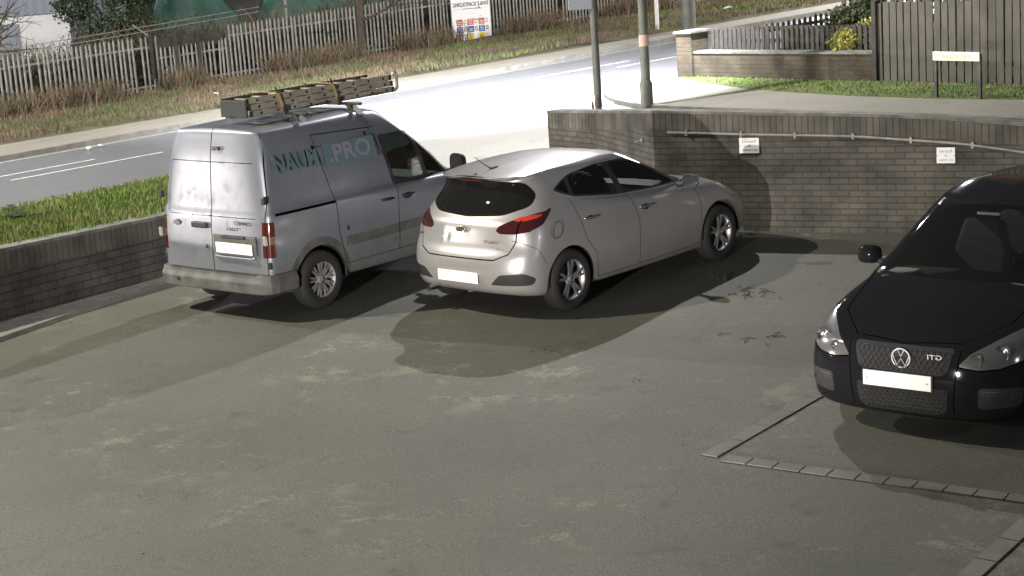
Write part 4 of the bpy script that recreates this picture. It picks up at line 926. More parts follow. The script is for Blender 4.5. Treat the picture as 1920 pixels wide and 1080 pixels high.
def arch_liner(parent, x, zc, r, y0, y1, M=M_DARK):
    mb = MB(); n = 20
    for sg in (1, -1):
        V = []; 
        for i in range(n+1):
            a = PI*1.06*i/n-.1; V += [(x+r*math.cos(a), sg*y0, zc+r*math.sin(a)), (x+r*math.cos(a), sg*y1, zc+r*math.sin(a))]
        mb.add(V, [(2*i, 2*i+1, 2*i+3, 2*i+2) for i in range(n)], 0, True); mb.add([(x+r*math.cos(PI*1.06*i/n-.1), sg*y0, zc+r*math.sin(PI*1.06*i/n-.1)) for i in range(n+1)]+[(x, sg*y0, zc)], [(i, i+1, n+1) for i in range(n)])
        mb.build('arch_liner', M, parent); mb = MB()
def seat(parent, x, y, zf, s_=1):
    o = Vector((x, y, zf)); mb = MB(); mb.box(o+Vector((0, 0, .10)), (.50, .48, .18)); bevel(mb.build('seat_base', M_SEAT, parent), .05, 3)
    Rm = Matrix.Rotation(-.22, 3, 'Y'); mb = MB(); mb.prism([(-.23, .14), (.23, .14), (.235, .40), (.17, .66), (-.17, .66), (-.235, .40)], 0, -.07, .06, 0, lambda v: Rm@(v-Vector((0, 0, .4)))+o+Vector((-.28, 0, .40))); bevel(mb.build('seat_back', M_SEAT, parent), .045, 3)
    mb = MB(); mb.box(o+Vector((-.40, 0, .84)), (.09, .25, .17), Rm); bevel(mb.build('headrest', M_SEAT, parent), .035, 3)
def steering(parent, x, y, z, tilt=.45):
    mb = MB(); Rm = Matrix.Rotation(-tilt, 3, 'Y'); P_ = [Rm@Vector((0, .18*math.cos(a), .18*math.sin(a)))+Vector((x, y, z)) for a in np.linspace(0, 2*PI, 25)]; mb.tube(P_, .014, 6, cap=False)
    mb.tube([Vector((x, y, z)), Vector((x+.25, y, z-.12))], .03, 8); mb.box((x, y, z), (.03, .34, .04), Rm); mb.build('steering_wheel', M_PLAS, parent)
def rig(name, x, y, yaw, label, cat, dy=0):
    o = empty(name, (0, 0, 0), 0, label, cat); T = Matrix.Translation((0, 0, CAMH)); M4 = T@Matrix.Rotation(TILT, 4, 'X')@Matrix.Translation((0, 0, -CAMH))@Matrix.Translation((x, y, 0))@Matrix.Rotation(yaw, 4, 'Z')@Matrix.Translation((0, dy, 0))
    o.matrix_world = M4; return o
def mirror_part(parent, x, y, z, w_, h_, d_, M, glassdir=-1, side=None):
    sg = 1 if y > 0 else -1; mb = MB(); V = []; n1, n2 = 10, 14
    for i in range(n1+1):
        a = PI/2*i/n1
        for j in range(n2): 
            b = 2*PI*j/n2; c_, s_ = math.cos(b), math.sin(b); sq = lambda t: math.copysign(abs(t)**.6, t)
            V.append((x+d_*math.cos(PI/2-a)*1.0 if False else x+d_*math.sin(PI/2*(1-i/n1)), y+sg*w_/2*sq(c_)*math.sin(a)**.6, z+h_/2*sq(s_)*math.sin(a)**.6))
    F = [(i*n2+j, i*n2+(j+1) % n2, (i+1)*n2+(j+1) % n2, (i+1)*n2+j) for i in range(n1) for j in range(n2)]
    mb.add(V, F, 0, True); o = mb.build('door_mirror', M, parent)
    mb = MB(); mb.add([(x+.004, y+sg*w_/2*.88*math.copysign(abs(math.cos(b))**.6, math.cos(b)), z+h_/2*.86*math.copysign(abs(math.sin(b))**.6, math.sin(b))) for b in np.linspace(0, 2*PI, 17)[:-1]], [tuple(range(16))]); mb.build('mirror_glass', M_CHROME, o)
    mb = MB(); mb.tube([(x+.03, y-sg*w_*.4, z-h_*.3), (x+.04, y-sg*(w_*.5+.09), z-h_*.45)], .028, 8); mb.build('mirror_arm', M_PLAS, o)
    return o
def plate(parent, c, xd, yd, w_=.52, h_=.111, M=M_PLATE):
    X = Vector(xd); Y = Vector(yd); N_ = X.cross(Y).normalized(); mb = MB(); mb.box(c, (w_, .008, h_), Matrix((X, -N_, Y)).transposed()); o = bevel(mb.build('number_plate', M, parent), .004)
    for sx in (-1, 1): mb = MB(); q = c+X*sx*w_*.44+N_*.0042; mb.tube([q, q+N_*.002], .007, 8); mb.build('plate_screw', M_GALV, o)
    return o
def handle_(parent, x, y, z, M, w_=.17):
    sg = 1 if y > 0 else -1; mb = MB(); mb.tube([(x-w_/2, y-.01*sg, z), (x-w_/2+.02, y+.028*sg, z), (x, y+.034*sg, z+.002), (x+w_/2-.02, y+.028*sg, z), (x+w_/2, y-.01*sg, z)], [.010, .013, .015, .013, .010], 8)
    o = mb.build('door_handle', M, parent)
    mb = MB(); mb.add([(x+w_*.42*math.cos(a), y+.002*sg, z-.012+.034*math.sin(a)) for a in np.linspace(0, 2*PI, 17)[:-1]], [tuple(range(16))]); mb.build('handle_recess', M_DARK, o)
    return o
side_ = lambda f: abs(f.normal.y) > .45 and abs(f.calc_center_median().y) > .45
sideL = lambda f: abs(f.calc_center_median().y) > .55
def rear_(xmax, ny=.0): return lambda f: f.normal.x < -.18 and f.calc_center_median().x < xmax
def front_(xmin): return lambda f: f.normal.x > .12 and f.calc_center_median().x > xmin
# ============================================================ silver hatchback
kia = rig('hatchback', -.52094, 16.4855, .8283, 'silver five door hatchback parked nose to the brick wall, right of the ladder van', 'car', .02)
KW = .885
Lk = [level(.30, 4.05, .55, [(0, .25), (.6, .20), (3.6, .19), (4.2, .22)], .2, .3),
      level(.12, 4.20, .80, [(0, .27), (.6, .205), (3.6, .195), (4.2, .23)], .35, .45, 2.8, 2.6, .76, .74),
      level(.03, 4.28, .862, [(0, .33), (.7, .26), (3.6, .25), (4.3, .30)], .42, .55, 2.7, 2.5, .83, .80),
      level(.00, 4.31, KW, [(0, .50), (1, .46), (3.5, .46), (4.3, .48)], .44, .60, 2.7, 2.5, .86, .83),
      level(.02, 4.27, KW+.002, [(0, .62), (1, .66), (3.4, .64), (4.3, .60)], .44, .62, 2.7, 2.4, .865, .83),
      level(.085, 4.14, KW-.005, [(0, .74), (1, .82), (3.4, .78), (4.2, .70)], .43, .66, 2.8, 2.3, .865, .80),
      level(.12, 3.98, .862, [(0, .93), (1, .97), (2.4, .93), (3.4, .88), (4.0, .79)], .45, .66, 2.8, 2.3, .835, .74),
      level(.19, 3.68, .815, [(0, 1.00), (.8, 1.08), (1.6, 1.02), (2.6, .97), (3.3, .95), (3.7, .885)], .46, .55, 2.8, 2.3, .775, .62),
      level(.24, 3.22, .79, [(0, 1.05), (.8, 1.13), (1.6, 1.04), (2.5, .99), (3.2, .975)], .46, .42, 2.8, 2.2, .755, .70),
      level(.34, 2.78, .725, [(0, 1.21), (.8, 1.26), (1.6, 1.22), (2.4, 1.18), (2.8, 1.16)], .44, .42, 2.7, 2.2, .685, .66),
      level(.36, 2.34, .635, [(.3, 1.355), (1.0, 1.405), (1.6, 1.415), (2.1, 1.38), (2.34, 1.335)], .40, .42, 2.8, 2.2, .60, .58),
      level(.28, 2.26, .57, [(.2, 1.385), (1.0, 1.442), (1.6, 1.452), (2.1, 1.415), (2.3, 1.365)], .30, .42, 3.2, 2.2, .55, .52),
      level(.26, 2.22, .34, [(.2, 1.40), (1.0, 1.462), (1.6, 1.472), (2.1, 1.43), (2.3, 1.375)], .10, .20, 2.8, 2.2),
      level(.25, 2.20, .0, [(.2, 1.405), (1.0, 1.468), (1.6, 1.478), (2.1, 1.436), (2.3, 1.38)], .05, .10)]
bm = body_bm(Lk)
kw_win = rounded([(.80, 1.20), (.98, 1.135), (1.60, 1.05), (2.30, 1.005), (2.98, .985), (2.62, 1.175), (2.30, 1.315), (1.95, 1.375), (1.45, 1.392), (1.02, 1.352), (.84, 1.285), (.74, 1.235)], .05)
def qd(a, b, c, d): return rounded([a, b, c, d], .03, 3)
w_q = rounded([(.83, 1.215), (.93, 1.17), (.95, 1.31), (.86, 1.275), (.78, 1.24)], .02, 3)
w_r = rounded([(.99, 1.15), (1.60, 1.07), (1.70, 1.072), (1.585, 1.375), (1.30, 1.378), (1.0, 1.33)], .03, 3)
w_f = rounded([(1.80, 1.052), (2.72, 1.005), (2.80, 1.03), (2.56, 1.185), (2.28, 1.30), (1.98, 1.353), (1.70, 1.37)], .03, 3)
rw = rounded([(-.67, 1.12), (-.45, 1.04), (0, 1.015), (.45, 1.04), (.67, 1.12), (.655, 1.22), (.55, 1.348), (0, 1.378), (-.55, 1.348), (-.655, 1.22)], .07)
ws = rounded([(-.70, .985), (0, .992), (.70, .985), (.545, 1.335), (0, 1.372), (-.545, 1.335)], .05)
tlx = [(.455, .885), (.52, .87), (.66, .885), (.80, .92), (.90, .985), (.90, 1.035), (.74, 1.035), (.58, 1.00), (.50, .96)]
tl_side = [(-.1, .895), (.25, .915), (.36, .95), (.58, 1.04), (.44, 1.065), (.30, 1.045), (.1, 1.02), (-.1, 1.0)]
tail_cond = lambda f: f.calc_center_median().x < .62 and abs(f.calc_center_median().y) > .42 and f.calc_center_median().z < 1.1
seam_c = lambda f: abs(f.normal.y) > .3 and abs(f.calc_center_median().y) > .5
wc = (0.76, 3.41)
reg = []
for x in wc: reg.append(('DELETE', SIDE, circle(x, .322, .352), sideL, None))
reg += [('quarter_window', SIDE, w_q, side_, G_CAR), ('door_window#r', SIDE, w_r, side_, G_CAR), ('door_window#f', SIDE, w_f, side_, G_CAR),
        ('window_surround', SIDE, kw_win, side_, M_PLAS),
        ('rear_window', END, rw, rear_(.75), G_TINT), ('windscreen', END, ws, front_(2.1), G_VW)]
for sg in (1, -1):
    tl = rounded([(y*sg, z) for y, z in [(.43, .905), (.48, .875), (.64, .872), (.775, .895), (.775, 1.065), (.70, 1.045), (.56, .998), (.46, .95)]], .012, 3)
    reg.append(('lamp_segment_or_glint', END, [(sg*(.69+.10*math.cos(a)), 1.018+.022*math.sin(a)+.012*math.cos(a)) for a in np.linspace(0, 2*PI, 19)[:-1]], (lambda s_: lambda f: f.calc_center_median().x < .52 and .77 > f.calc_center_median().y*s_ > .40 and f.normal.x < -.02)(sg), M_REDB if sg < 0 else M_REDL))  # right-hand lamp: red reflection painted as a brighter oval
    reg.append(('tail_light', END, tl, (lambda s_: lambda f: f.calc_center_median().x < .52 and .77 > f.calc_center_median().y*s_ > .40 and f.normal.x < -.02)(sg), M_REDD))
    reg.append(('tail_light', SIDE, rounded([(.05, .89), (.30, .905), (.42, .95), (.62, 1.075), (.46, 1.095), (.30, 1.08), (.05, 1.07)], .01, 2), (lambda s_: lambda f: f.calc_center_median().x < .66 and f.calc_center_median().y*s_ > .77)(sg), M_REDD))
    hl = rounded([(y*sg, z) for y, z in [(.45, .62), (.62, .60), (.86, .68), (.86, .80), (.70, .76), (.50, .70)]], .03, 3)
    reg.append(('headlight', END, hl, (lambda s_: lambda f: f.calc_center_median().x > 3.75 and f.calc_center_median().y*s_ > .3 and f.normal.x > .15)(sg), M_WLENS))
gap_r = lambda f: f.calc_center_median().x < .60 and f.normal.x < -.12
door_r = rounded([(.90, 1.11), (.92, .98), (1.02, .70), (1.17, .52), (1.19, .27), (1.88, .27), (1.90, .75), (1.78, 1.04)], .03, 3)
door_f = rounded([(1.895, .27), (1.915, .75), (1.79, 1.04), (2.95, .985), (3.06, .80), (3.05, .45), (3.02, .27)], .03, 3)
reg += [('rear_door', SIDE, door_r, seam_c, M_KIAP), ('front_door', SIDE, door_f, seam_c, M_KIAP),
        ('tailgate', END, rounded([(-.66, 1.0), (-.655, .80), (-.60, .68), (-.45, .625), (.45, .625), (.60, .68), (.655, .80), (.66, 1.0), (.60, 1.37), (0, 1.40), (-.60, 1.37)], .03, 3), rear_(.72), M_KIAP),
        ('bumper_trim', END, rounded([(-.40, .365), (-.52, .475), (-.76, .49), (-.83, .43), (-.80, .36)], .03, 3), lambda f: f.calc_center_median().x < .5 and f.normal.x < -.02, M_PLAS), ('bumper_trim', END, rounded([(.40, .365), (.52, .475), (.76, .49), (.83, .43), (.80, .36)], .03, 3), lambda f: f.calc_center_median().x < .5 and f.normal.x < -.02, M_PLAS),
        ('rear_bumper', END, [(-1, .2), (1, .2), (1, .70), (-1, .70)], lambda f: f.calc_center_median().x < .40, M_KIAP),
        ('front_bumper', END, [(-1, .2), (1, .2), (1, .60), (-1, .60)], lambda f: f.calc_center_median().x > 3.78, M_KIAP),
        ('bonnet', TOP, rounded([(3.12, -.72), (3.16, 0), (3.12, .72), (3.95, .52), (4.10, 0), (3.95, -.52)], .05), lambda f: f.normal.z > .5 and f.calc_center_median().x > 3.0 and f.calc_center_median().z < 1.0, M_KIAP)]
seams = [(SIDE, [(.90, 1.12), (.92, .98), (1.02, .70), (1.17, .52), (1.19, .27)], .007, seam_c), (SIDE, [(1.78, 1.04), (1.905, .75), (1.89, .27)], .007, seam_c),
         (SIDE, [(2.96, .98), (3.07, .80), (3.06, .45), (3.03, .27)], .007, seam_c), (SIDE, [(1.19, .265), (3.03, .265)], .006, seam_c),
         (END, [(-.66, 1.0), (-.655, .80), (-.60, .68), (-.45, .62), (.45, .62), (.60, .68), (.655, .80), (.66, 1.0)], .012, gap_r),
         (SIDE, [(.06, .885), (.30, .72), (.39, .56)], .005, lambda f: abs(f.normal.y) > .2 and abs(f.calc_center_median().y) > .6 and f.calc_center_median().x < .5)]
kp = carve(bm, reg, seams, kia, M_KIAP)
for x in wc: arch_liner(kia, x, .322, .36, .52, .865)
for x in wc:
    for y in (.785, -.785): wheel(kia, x, y, .318, .218, 'twin', M_ALLOY)
mb = MB(); mb.box((2.1, 0, .24), (3.6, 1.3, .06)); mb.box((1.9, 0, .42), (2.2, 1.56, .30)); mb.build('floor_pan', M_DARK, kia)
mb = MB(); mb.box((.58, 0, .72), (.5, 1.15, .40)); mb.build('boot_trim', M_DARK, kia); mb = MB(); mb.box((2.95, 0, .78), (.35, 1.40, .30)); mb.build('dashboard', M_PLAS, kia)
mb = MB(); mb.box((1.1, 0, .95), (.05, 1.1, .02)); mb.build('parcel_shelf', M_SEAT, kia)
for y in (.36, -.36): seat(kia, 2.1, y, .52)
for y in (.36, -.36): seat(kia, 1.35, y, .42)
steering(kia, 2.55, .36, .93)
mirror_part(kia, 2.70, -.975, 1.03, .20, .14, .10, M_KIAP); mirror_part(kia, 2.70, .975, 1.03, .20, .14, .10, M_KIAP)
for s_ in (1, -1):
    handle_(kia, 1.10, s_*.872, .905, M_CHROME); handle_(kia, 2.02, s_*.876, .865, M_CHROME)
mb = MB(); P_ = circle(.56, .87, .085, 28); mb.tube([(x, -.873-(.004 if 1 else 0), z) for x, z in P_+[P_[0]]], .0028, 5, cap=False); mb.build('fuel_cap_seam', M_PLAS, kia)
plate(kia, Vector((-.012, .0, .43)), (0, -1, 0), (0, 0, 1), .56, .115, M_PLATEY)
mb = MB(); mb.tube([(.075+.0, .055*math.cos(a)*1.1, .905+.030*math.sin(a)) for a in np.linspace(0, 2*PI, 25)], .006, 6, cap=False); bd_ = mb.build('badge', M_CHROME, kia)
mb = MB(); mb.add([(.080, .05*math.cos(a)*1.1, .905+.027*math.sin(a)) for a in np.linspace(0, 2*PI, 25)[:-1]], [tuple(range(24))]); mb.build('badge_field', M_BLACK, bd_)
text('badge_letters', 'KIA', .034, M_CHROME, bd_, Vector((.076, 0, .905)), (0, -1, 0), (0, 0, 1), True, width=.075)
text('lettering', "cee'd", .045, M_PLAS, kia, Vector((.062, -.42, .80)), (0, -1, 0), (.1, 0, 1), True, width=.17)
text('lettering', "CRDi", .03, M_PLAS, kia, Vector((.062, .55, .83)), (0, -1, 0), (.1, 0, 1), True, width=.07)
mb = MB(); mb.tube([(.36, 0, 1.41), (.355, 0, 1.425)], .02, 8); mb.build('aerial_base', M_PLAS, kia); mb = MB(); mb.tube([(.62, 0, 1.435), (.50, 0, 1.50), (.36, .0, 1.60)], [.008, .005, .003], 6); ar_ = mb.build('aerial', M_PLAS, kia); mb = MB(); mb.box((.64, 0, 1.445), (.10, .05, .03)); bevel(mb.build('aerial_foot', M_PLAS, kia), .01)
mb = MB(); mb.tube([(.22, .50, .245), (.06, .50, .24)], .032, 12); mb.build('exhaust', M_CHROME, kia)
mb = MB(); mb.box((.30, 0, 1.372), (.02, .30, .018)); mb.build('brake_light', M_REDL, kia)
mb = MB(); mb.box((.255, .22, 1.045), (.02, .36, .018)); mb.build('rear_wiper', M_PLAS, kia)
# ============================================================ silver van
van = rig('panel_van', -3.1681, 17.28315, .88434, 'silver blue high roof panel van carrying a ladder, parked beside the block wall', 'van')
Lv = [level(.25, 3.95, .60, .26, .2, .3), level(.06, 4.15, .82, [(0, .34), (1, .30), (4.2, .25)], .10, .40, 4, 2.6, .80, .76),
      level(.03, 4.22, .858, [(0, .45), (1, .42), (4.2, .38)], .10, .50, 4, 2.5, .83, .80),
      level(.03, 4.24, .872, .62, .11, .55, 4, 2.4, .85, .82),
      level(.045, 4.20, .875, [(0, .95), (2.6, .92), (4.2, .78)], .12, .60, 4, 2.4, .85, .80),
      level(.06, 4.02, .868, [(0, 1.10), (2.6, 1.09), (3.5, 1.03), (4.1, .90)], .13, .55, 4, 2.3, .845, .74),
      level(.075, 3.45, .835, [(0, 1.17), (2.6, 1.15), (3.5, 1.08)], .13, .42, 4, 2.2, .82, .70),
      level(.10, 3.05, .80, [(0, 1.42), (2.2, 1.42), (3.05, 1.37)], .14, .42, 3.8, 2.3, .78, .73),
      level(.13, 2.70, .765, [(0, 1.69), (2.0, 1.70), (2.7, 1.64)], .16, .42, 3.6, 2.4, .74, .70),
      level(.17, 2.44, .715, [(0, 1.88), (1.8, 1.90), (2.42, 1.83)], .16, .44, 3.6, 2.4, .685, .655),
      level(.19, 2.34, .655, [(0, 1.96), (1.6, 1.985), (2.35, 1.905)], .13, .44, 3.6, 2.4, .63, .60),
      level(.22, 2.28, .40, [(0, 1.99), (1.6, 2.015), (2.3, 1.94)], .08, .26, 3, 2.3), level(.23, 2.25, 0, [(0, 1.995), (1.6, 2.025), (2.28, 1.95)], .04, .1)]
bm = body_bm(Lv)
vwc = (.77, 3.43); vsc = lambda f: abs(f.normal.y) > .3 and abs(f.calc_center_median().y) > .5
v_win = rounded([(2.09, 1.175), (2.62, 1.155), (2.47, 1.63), (1.96, 1.66)], .05); v_q = rounded([(2.70, 1.15), (3.02, 1.13), (2.80, 1.36), (2.56, 1.57)], .04)
v_sur = rounded([(2.04, 1.135), (3.18, 1.095), (2.86, 1.37), (2.53, 1.66), (2.44, 1.69), (1.91, 1.71)], .05)
reg = [('DELETE', SIDE, circle(x, .315, .375), sideL, None) for x in vwc]
reg += [('arch_trim#%d' % int(x*10), SIDE, [p for p in circle(x, .325, .455, 48)], lambda f: abs(f.calc_center_median().y) > .55 and f.calc_center_median().z < .9, M_PLASG) for x in vwc]
reg += [('door_window#v', SIDE, v_win, vsc, G_VAN), ('quarter_window', SIDE, v_q, vsc, G_VAN), ('window_surround', SIDE, v_sur, vsc, M_PLAS),
        ('windscreen', END, rounded([(-.76, 1.13), (0, 1.12), (.76, 1.13), (.59, 1.84), (0, 1.885), (-.59, 1.84)], .06), front_(2.2), G_VAN)]
bb = lambda f: f.calc_center_median().x < .50 and f.calc_center_median().z < .60
for sg in (1, -1):
    reg.append(('lamp_segment_or_glint', SIDE, [(-.1, .82), (.158, .82), (.160, .90), (-.1, .90)], (lambda s_: lambda f: f.calc_center_median().y*s_ > .765 and f.calc_center_median().x < .3)(sg), mat('amber clear lens', (.19, .12, .095), .15, coat=.6)))
    reg.append(('tail_light', SIDE, rounded([(-.1, .68), (.155, .68), (.165, 1.05), (-.1, 1.06)], .02, 2), (lambda s_: lambda f: f.calc_center_median().y*s_ > .765 and f.calc_center_median().x < .3)(sg), M_REDL))
    reg.append(('headlight', END, rounded([(sg*.55, .62), (sg*.9, .66), (sg*.9, .92), (sg*.62, .88)], .04), (lambda s_: lambda f: f.calc_center_median().x > 3.6 and f.calc_center_median().y*s_ > .4)(sg), M_WLENS))
vdl = [(0, .50), (0, 2.0)]
inner_ = lambda f: f.normal.x < -.25 and f.calc_center_median().x < .5
reg += [('rear_door#l', END, [(.0, .50), (.0, 2.1), (.62, 2.1), (.70, 1.85), (.785, 1.3), (.80, .50)], inner_, M_VANP), ('rear_door#r', END, [(.0, .50), (.0, 2.1), (-.62, 2.1), (-.70, 1.85), (-.785, 1.3), (-.80, .50)], inner_, M_VANP),
        ('front_bumper', END, [(-1, .2), (1, .2), (1, .58), (-1, .58)], lambda f: f.calc_center_median().x > 3.85, M_PLASG),
        ('sliding_door', SIDE, rounded([(1.16, .42), (1.08, .75), (1.06, 1.14), (.90, 1.845), (1.86, 1.80), (1.99, 1.45), (2.04, 1.12), (2.0, .42)], .03, 2), vsc, M_VANP),
        ('front_door', SIDE, rounded([(2.02, .42), (2.06, 1.10), (2.0, 1.45), (1.88, 1.74), (2.5, 1.71), (3.22, 1.07), (3.16, .75), (2.98, .42)], .03, 2), vsc, M_VANP),
        ('side_moulding', SIDE, [(1.2, .56), (3.0, .56), (3.0, .70), (1.2, .70)], vsc, M_PLASG)]
reg.insert(2+2, ('side_moulding', SIDE, [(1.16, .60), (2.99, .60), (2.99, .71), (1.18, .71)], vsc, M_PLASG))
seams = [(SIDE, [(1.16, .42), (1.08, .75), (1.06, 1.14), (.90, 1.85), (1.86, 1.805)], .010, vsc), (SIDE, [(1.80, 1.81), (2.0, 1.40), (2.05, 1.10), (2.01, .42)], .010, vsc), (SIDE, [(.2, 1.115), (1.06, 1.115)], .028, vsc),
         (SIDE, [(3.23, 1.07), (3.17, .75), (2.99, .42)], .008, vsc), (SIDE, [(1.16, .415), (2.99, .415)], .008, vsc),
         (SIDE, [(.20, 1.73), (1.0, 1.715), (2.1, 1.68)], .006, lambda f: abs(f.normal.y) > .3 and f.calc_center_median().y < -.5 and f.calc_center_median().x > .9),
         (END, [(.0, .50), (.0, 2.0)], .012, inner_), (END, [(-.80, .50), (.80, .50)], .014, inner_),
         (END, [(.80, .50), (.785, 1.3), (.70, 1.85), (.63, 1.97)], .010, lambda f: f.normal.x < -.4 and f.calc_center_median().x < .5), (END, [(-.80, .50), (-.785, 1.3), (-.70, 1.85), (-.63, 1.97)], .010, lambda f: f.normal.x < -.4 and f.calc_center_median().x < .5),
         (END, [(-.60, 1.655), (.64, 1.655), (.665, 1.60), (.705, 1.12), (.67, 1.085), (-.64, 1.085)], .007, inner_)]
vp = carve(bm, reg, seams, van, M_VANP)
for x in vwc: arch_liner(van, x, .315, .385, .50, .86)
for x in vwc:
    for y in (.775, -.775): wheel(van, x, y, .315, .205, 'cover', M_COVER)
mb = MB(); mb.box((2.1, 0, .32), (3.7, 1.35, .08)); mb.box((2.0, 0, .50), (1.8, 1.5, .30)); mb.build('floor_pan', M_DARK, van)
mb = MB(); mb.box((2.95, 0, .92), (.45, 1.40, .34)); mb.build('dashboard', M_DARK, van); mb = MB(); mb.box((1.72, 0, 1.15), (.04, 1.48, 1.25)); mb.build('bulkhead', M_DARK, van)
for y in (.38, -.38): seat(van, 2.25, y, .62)
steering(van, 2.72, .38, 1.08)
mirror_part(van, 2.92, -1.0, 1.24, .20, .24, .12, M_PLAS); mirror_part(van, 2.92, 1.0, 1.24, .20, .24, .12, M_PLAS)
for s_ in (1, -1):
    handle_(van, 1.86, s_*.868, 1.0, M_PLAS, .19); handle_(van, 2.20, s_*.868, 1.0, M_PLAS, .19)
    mb = MB(); mb.box((1.21, s_*.872, .80), (.035, .01, .05)); mb.build('lock_cover', M_PLAS, van)
# rear bumper with ribbed step
def loft_u(name, secs, M, parent):
    mb = MB(); k = len(secs[0]); mb.add([v for s_ in secs for v in s_], [(i*k+j, i*k+(j+1) % k, (i+1)*k+(j+1) % k, (i+1)*k+j) for i in range(len(secs)-1) for j in range(k)]+[tuple(range(k)), tuple(range((len(secs)-1)*k, len(secs)*k))]); return mb.build(name, M, parent)
path = [(.40, -.885), (.12, -.885), (.03, -.86), (-.03, -.78), (-.05, -.60), (-.055, 0), (-.05, .60), (-.03, .78), (.03, .86), (.12, .885), (.40, .885)]
secs = []
for i, (x, y) in enumerate(path):
    a = Vector(path[max(i-1, 0)]); b = Vector(path[min(i+1, len(path)-1)]); d = (b-a).normalized(); n_ = Vector((-d.y, d.x))*-1; n_ = Vector((d.y, -d.x)) if (Vector((d.y, -d.x)).dot(Vector((x-1.5, y))) > 0) else Vector((-d.y, d.x))
    o_ = lambda k_, z: (x+n_.x*k_, y+n_.y*k_, z); secs.append([o_(-.02, .30), o_(.0, .31), o_(.012, .42), o_(-.012, .47), o_(-.02, .50), o_(-.09, .505), o_(-.09, .30)])
bevel(loft_u('rear_bumper', secs, M_PLASG, van), .008)
mb = MB(); 
for i in range(34): y = -.66+i*.04; mb.box((.0, y, .508), (.085, .012, .006))
mb.build('step_ribs', M_PLASG, van)
mb = MB(); mb.tube([(-.062, .50, .39), (-.068, .50, .39)], .022, 12); mb.build('bumper_plug', M_DARK, van)
mb = MB(); mb.box((.032, -.36, .80), (.02, .66, .20)); bevel(mb.build('plate_recess', M_PLASG, van), .01)
plate(van, Vector((.010, -.36, .765)), (0, -1, 0), (0, 0, 1), .56, .115, M_PLATEY)
mb = MB(); mb.tube([(.02, -.66, .675), (.005, -.62, .668), (.005, -.10, .668), (.02, -.06, .675)], .012, 8); mb.build('plate_lip', M_VANP, van)
mb = MB(); mb.box((.02, -.36, .885), (.05, .36, .03)); bevel(mb.build('plate_lamp_bar', M_PLAS, van), .008)
mb = MB(); mb.box((.025, .17, .985), (.035, .24, .065)); bevel(mb.build('rear_handle', M_PLAS, van), .015, 3)
mb = MB(); mb.tube([(.035, .08, .76), (.024, .08, .76)], .026, 14); mb.build('rear_lock', M_CHROME, van)
mb = MB(); mb.add([(.035, .55+.055*math.cos(a), .99+.028*math.sin(a)) for a in np.linspace(0, 2*PI, 25)[:-1]]+[(.045, .55+.06*math.cos(a), .99+.032*math.sin(a)) for a in np.linspace(0, 2*PI, 25)[:-1]], [tuple(range(24))]+[(i, (i+1) % 24, 24+(i+1) % 24, 24+i) for i in range(24)]); mb.build('oval_badge', M_CHROME, van)
text('lettering', 'CONNECT', .055, M_PLAS, van, Vector((.034, -.50, 1.03)), (0, -1, 0), (.04, 0, 1), True, width=.28); text('lettering', 'T230 L', .045, M_PLAS, van, Vector((.032, -.34, .965)), (0, -1, 0), (.04, 0, 1), True, width=.20)
mb = MB(); mb.box((.125, -.10, 1.80), (.03, .13, .038)); bevel(mb.build('brake_light', M_REDL, van), .008)
for y, zz in ((.845, 1.28), (-.845, 1.28), (.85, .60), (-.85, .60)):
    mb = MB(); mb.box((.085, y*.96, zz), (.05, .05, .075)); bevel(mb.build('door_hinge', M_PLAS, van), .01)
for s_ in (1, -1): 
    mb = MB(); mb.box((.035, s_*.825, .87), (.03, .05, .10)); bevel(mb.build('lamp_segment_or_glint', M_WLENS, van), .01)
# side lettering follows the panel surface
def side_surf(x, z): return -(.875-(max(0, z-1.10)/.75)**1.5*.150)
for tx, xc, wd_, M_ in (('NAUM', .60, .72, M_TEAL), ('.PRO', 1.41, .72, M_VIOL)):
    if tx == '.PRO':
        mb = MB(); Vp = [(1.02+(.79)*i/12, side_surf(0, 1.49+.24*j/3)-.009, 1.49+.24*j/3) for j in range(4) for i in range(13)]; mb.add(Vp, [(j*13+i, j*13+i+1, (j+1)*13+i+1, (j+1)*13+i) for j in range(3) for i in range(12)], 0, True); mb.build('lettering_panel', M_TEAL, van)
    o = text('lettering', tx, .25, M_, van, Vector((xc, 0, 1.61)), (1, 0, 0), (0, 0, 1), False, ext=.0006, width=wd_*.9, offset=.005)
    for v in o.data.vertices: v.co.y = side_surf(v.co.x, v.co.z)-(.013 if tx == '.PRO' else .011)+v.co.y*.5
# ladder rack and ladder (lies on the van: a thing of its own)
for i, x in enumerate((.95, 1.78)):
    rk = empty('roof_bar'); rk.parent = van; mb = MB(); zt_ = 2.07; mb.box((x, -.03, zt_), (.045, 1.28, .03)); bevel(mb.build('cross_bar', M_PLAS, rk), .008)
    for s_ in (1, -1):
        mb = MB(); mb.prism([(s_*.50-.03, zt_-.012), (s_*.50+.03, zt_-.012), (s_*.60+.02, 1.955), (s_*.60-.07, 1.955)], 0, x-.045, x+.045); mb.build('rack_foot', M_PLAS, rk)
        mb = MB(); mb.tube([(x, s_*.585, 1.985), (x, s_*.645, 1.955), (x, s_*.685, 1.90), (x, s_*.71, 1.84)], .013, 6); mb.build('clamp', M_PLAS, rk)
mb = MB()
mb = None
def on_van(name, label, cat): o = empty(name, (0, 0, 0), 0, label, cat); o.matrix_world = van.matrix_world.copy(); return o
bpy.context.view_layer.update()
ld = on_van('extension_ladder', 'weathered aluminium triple extension ladder strapped to the roof rack of the van', 'ladder')
LY = -.33; LW_ = .38
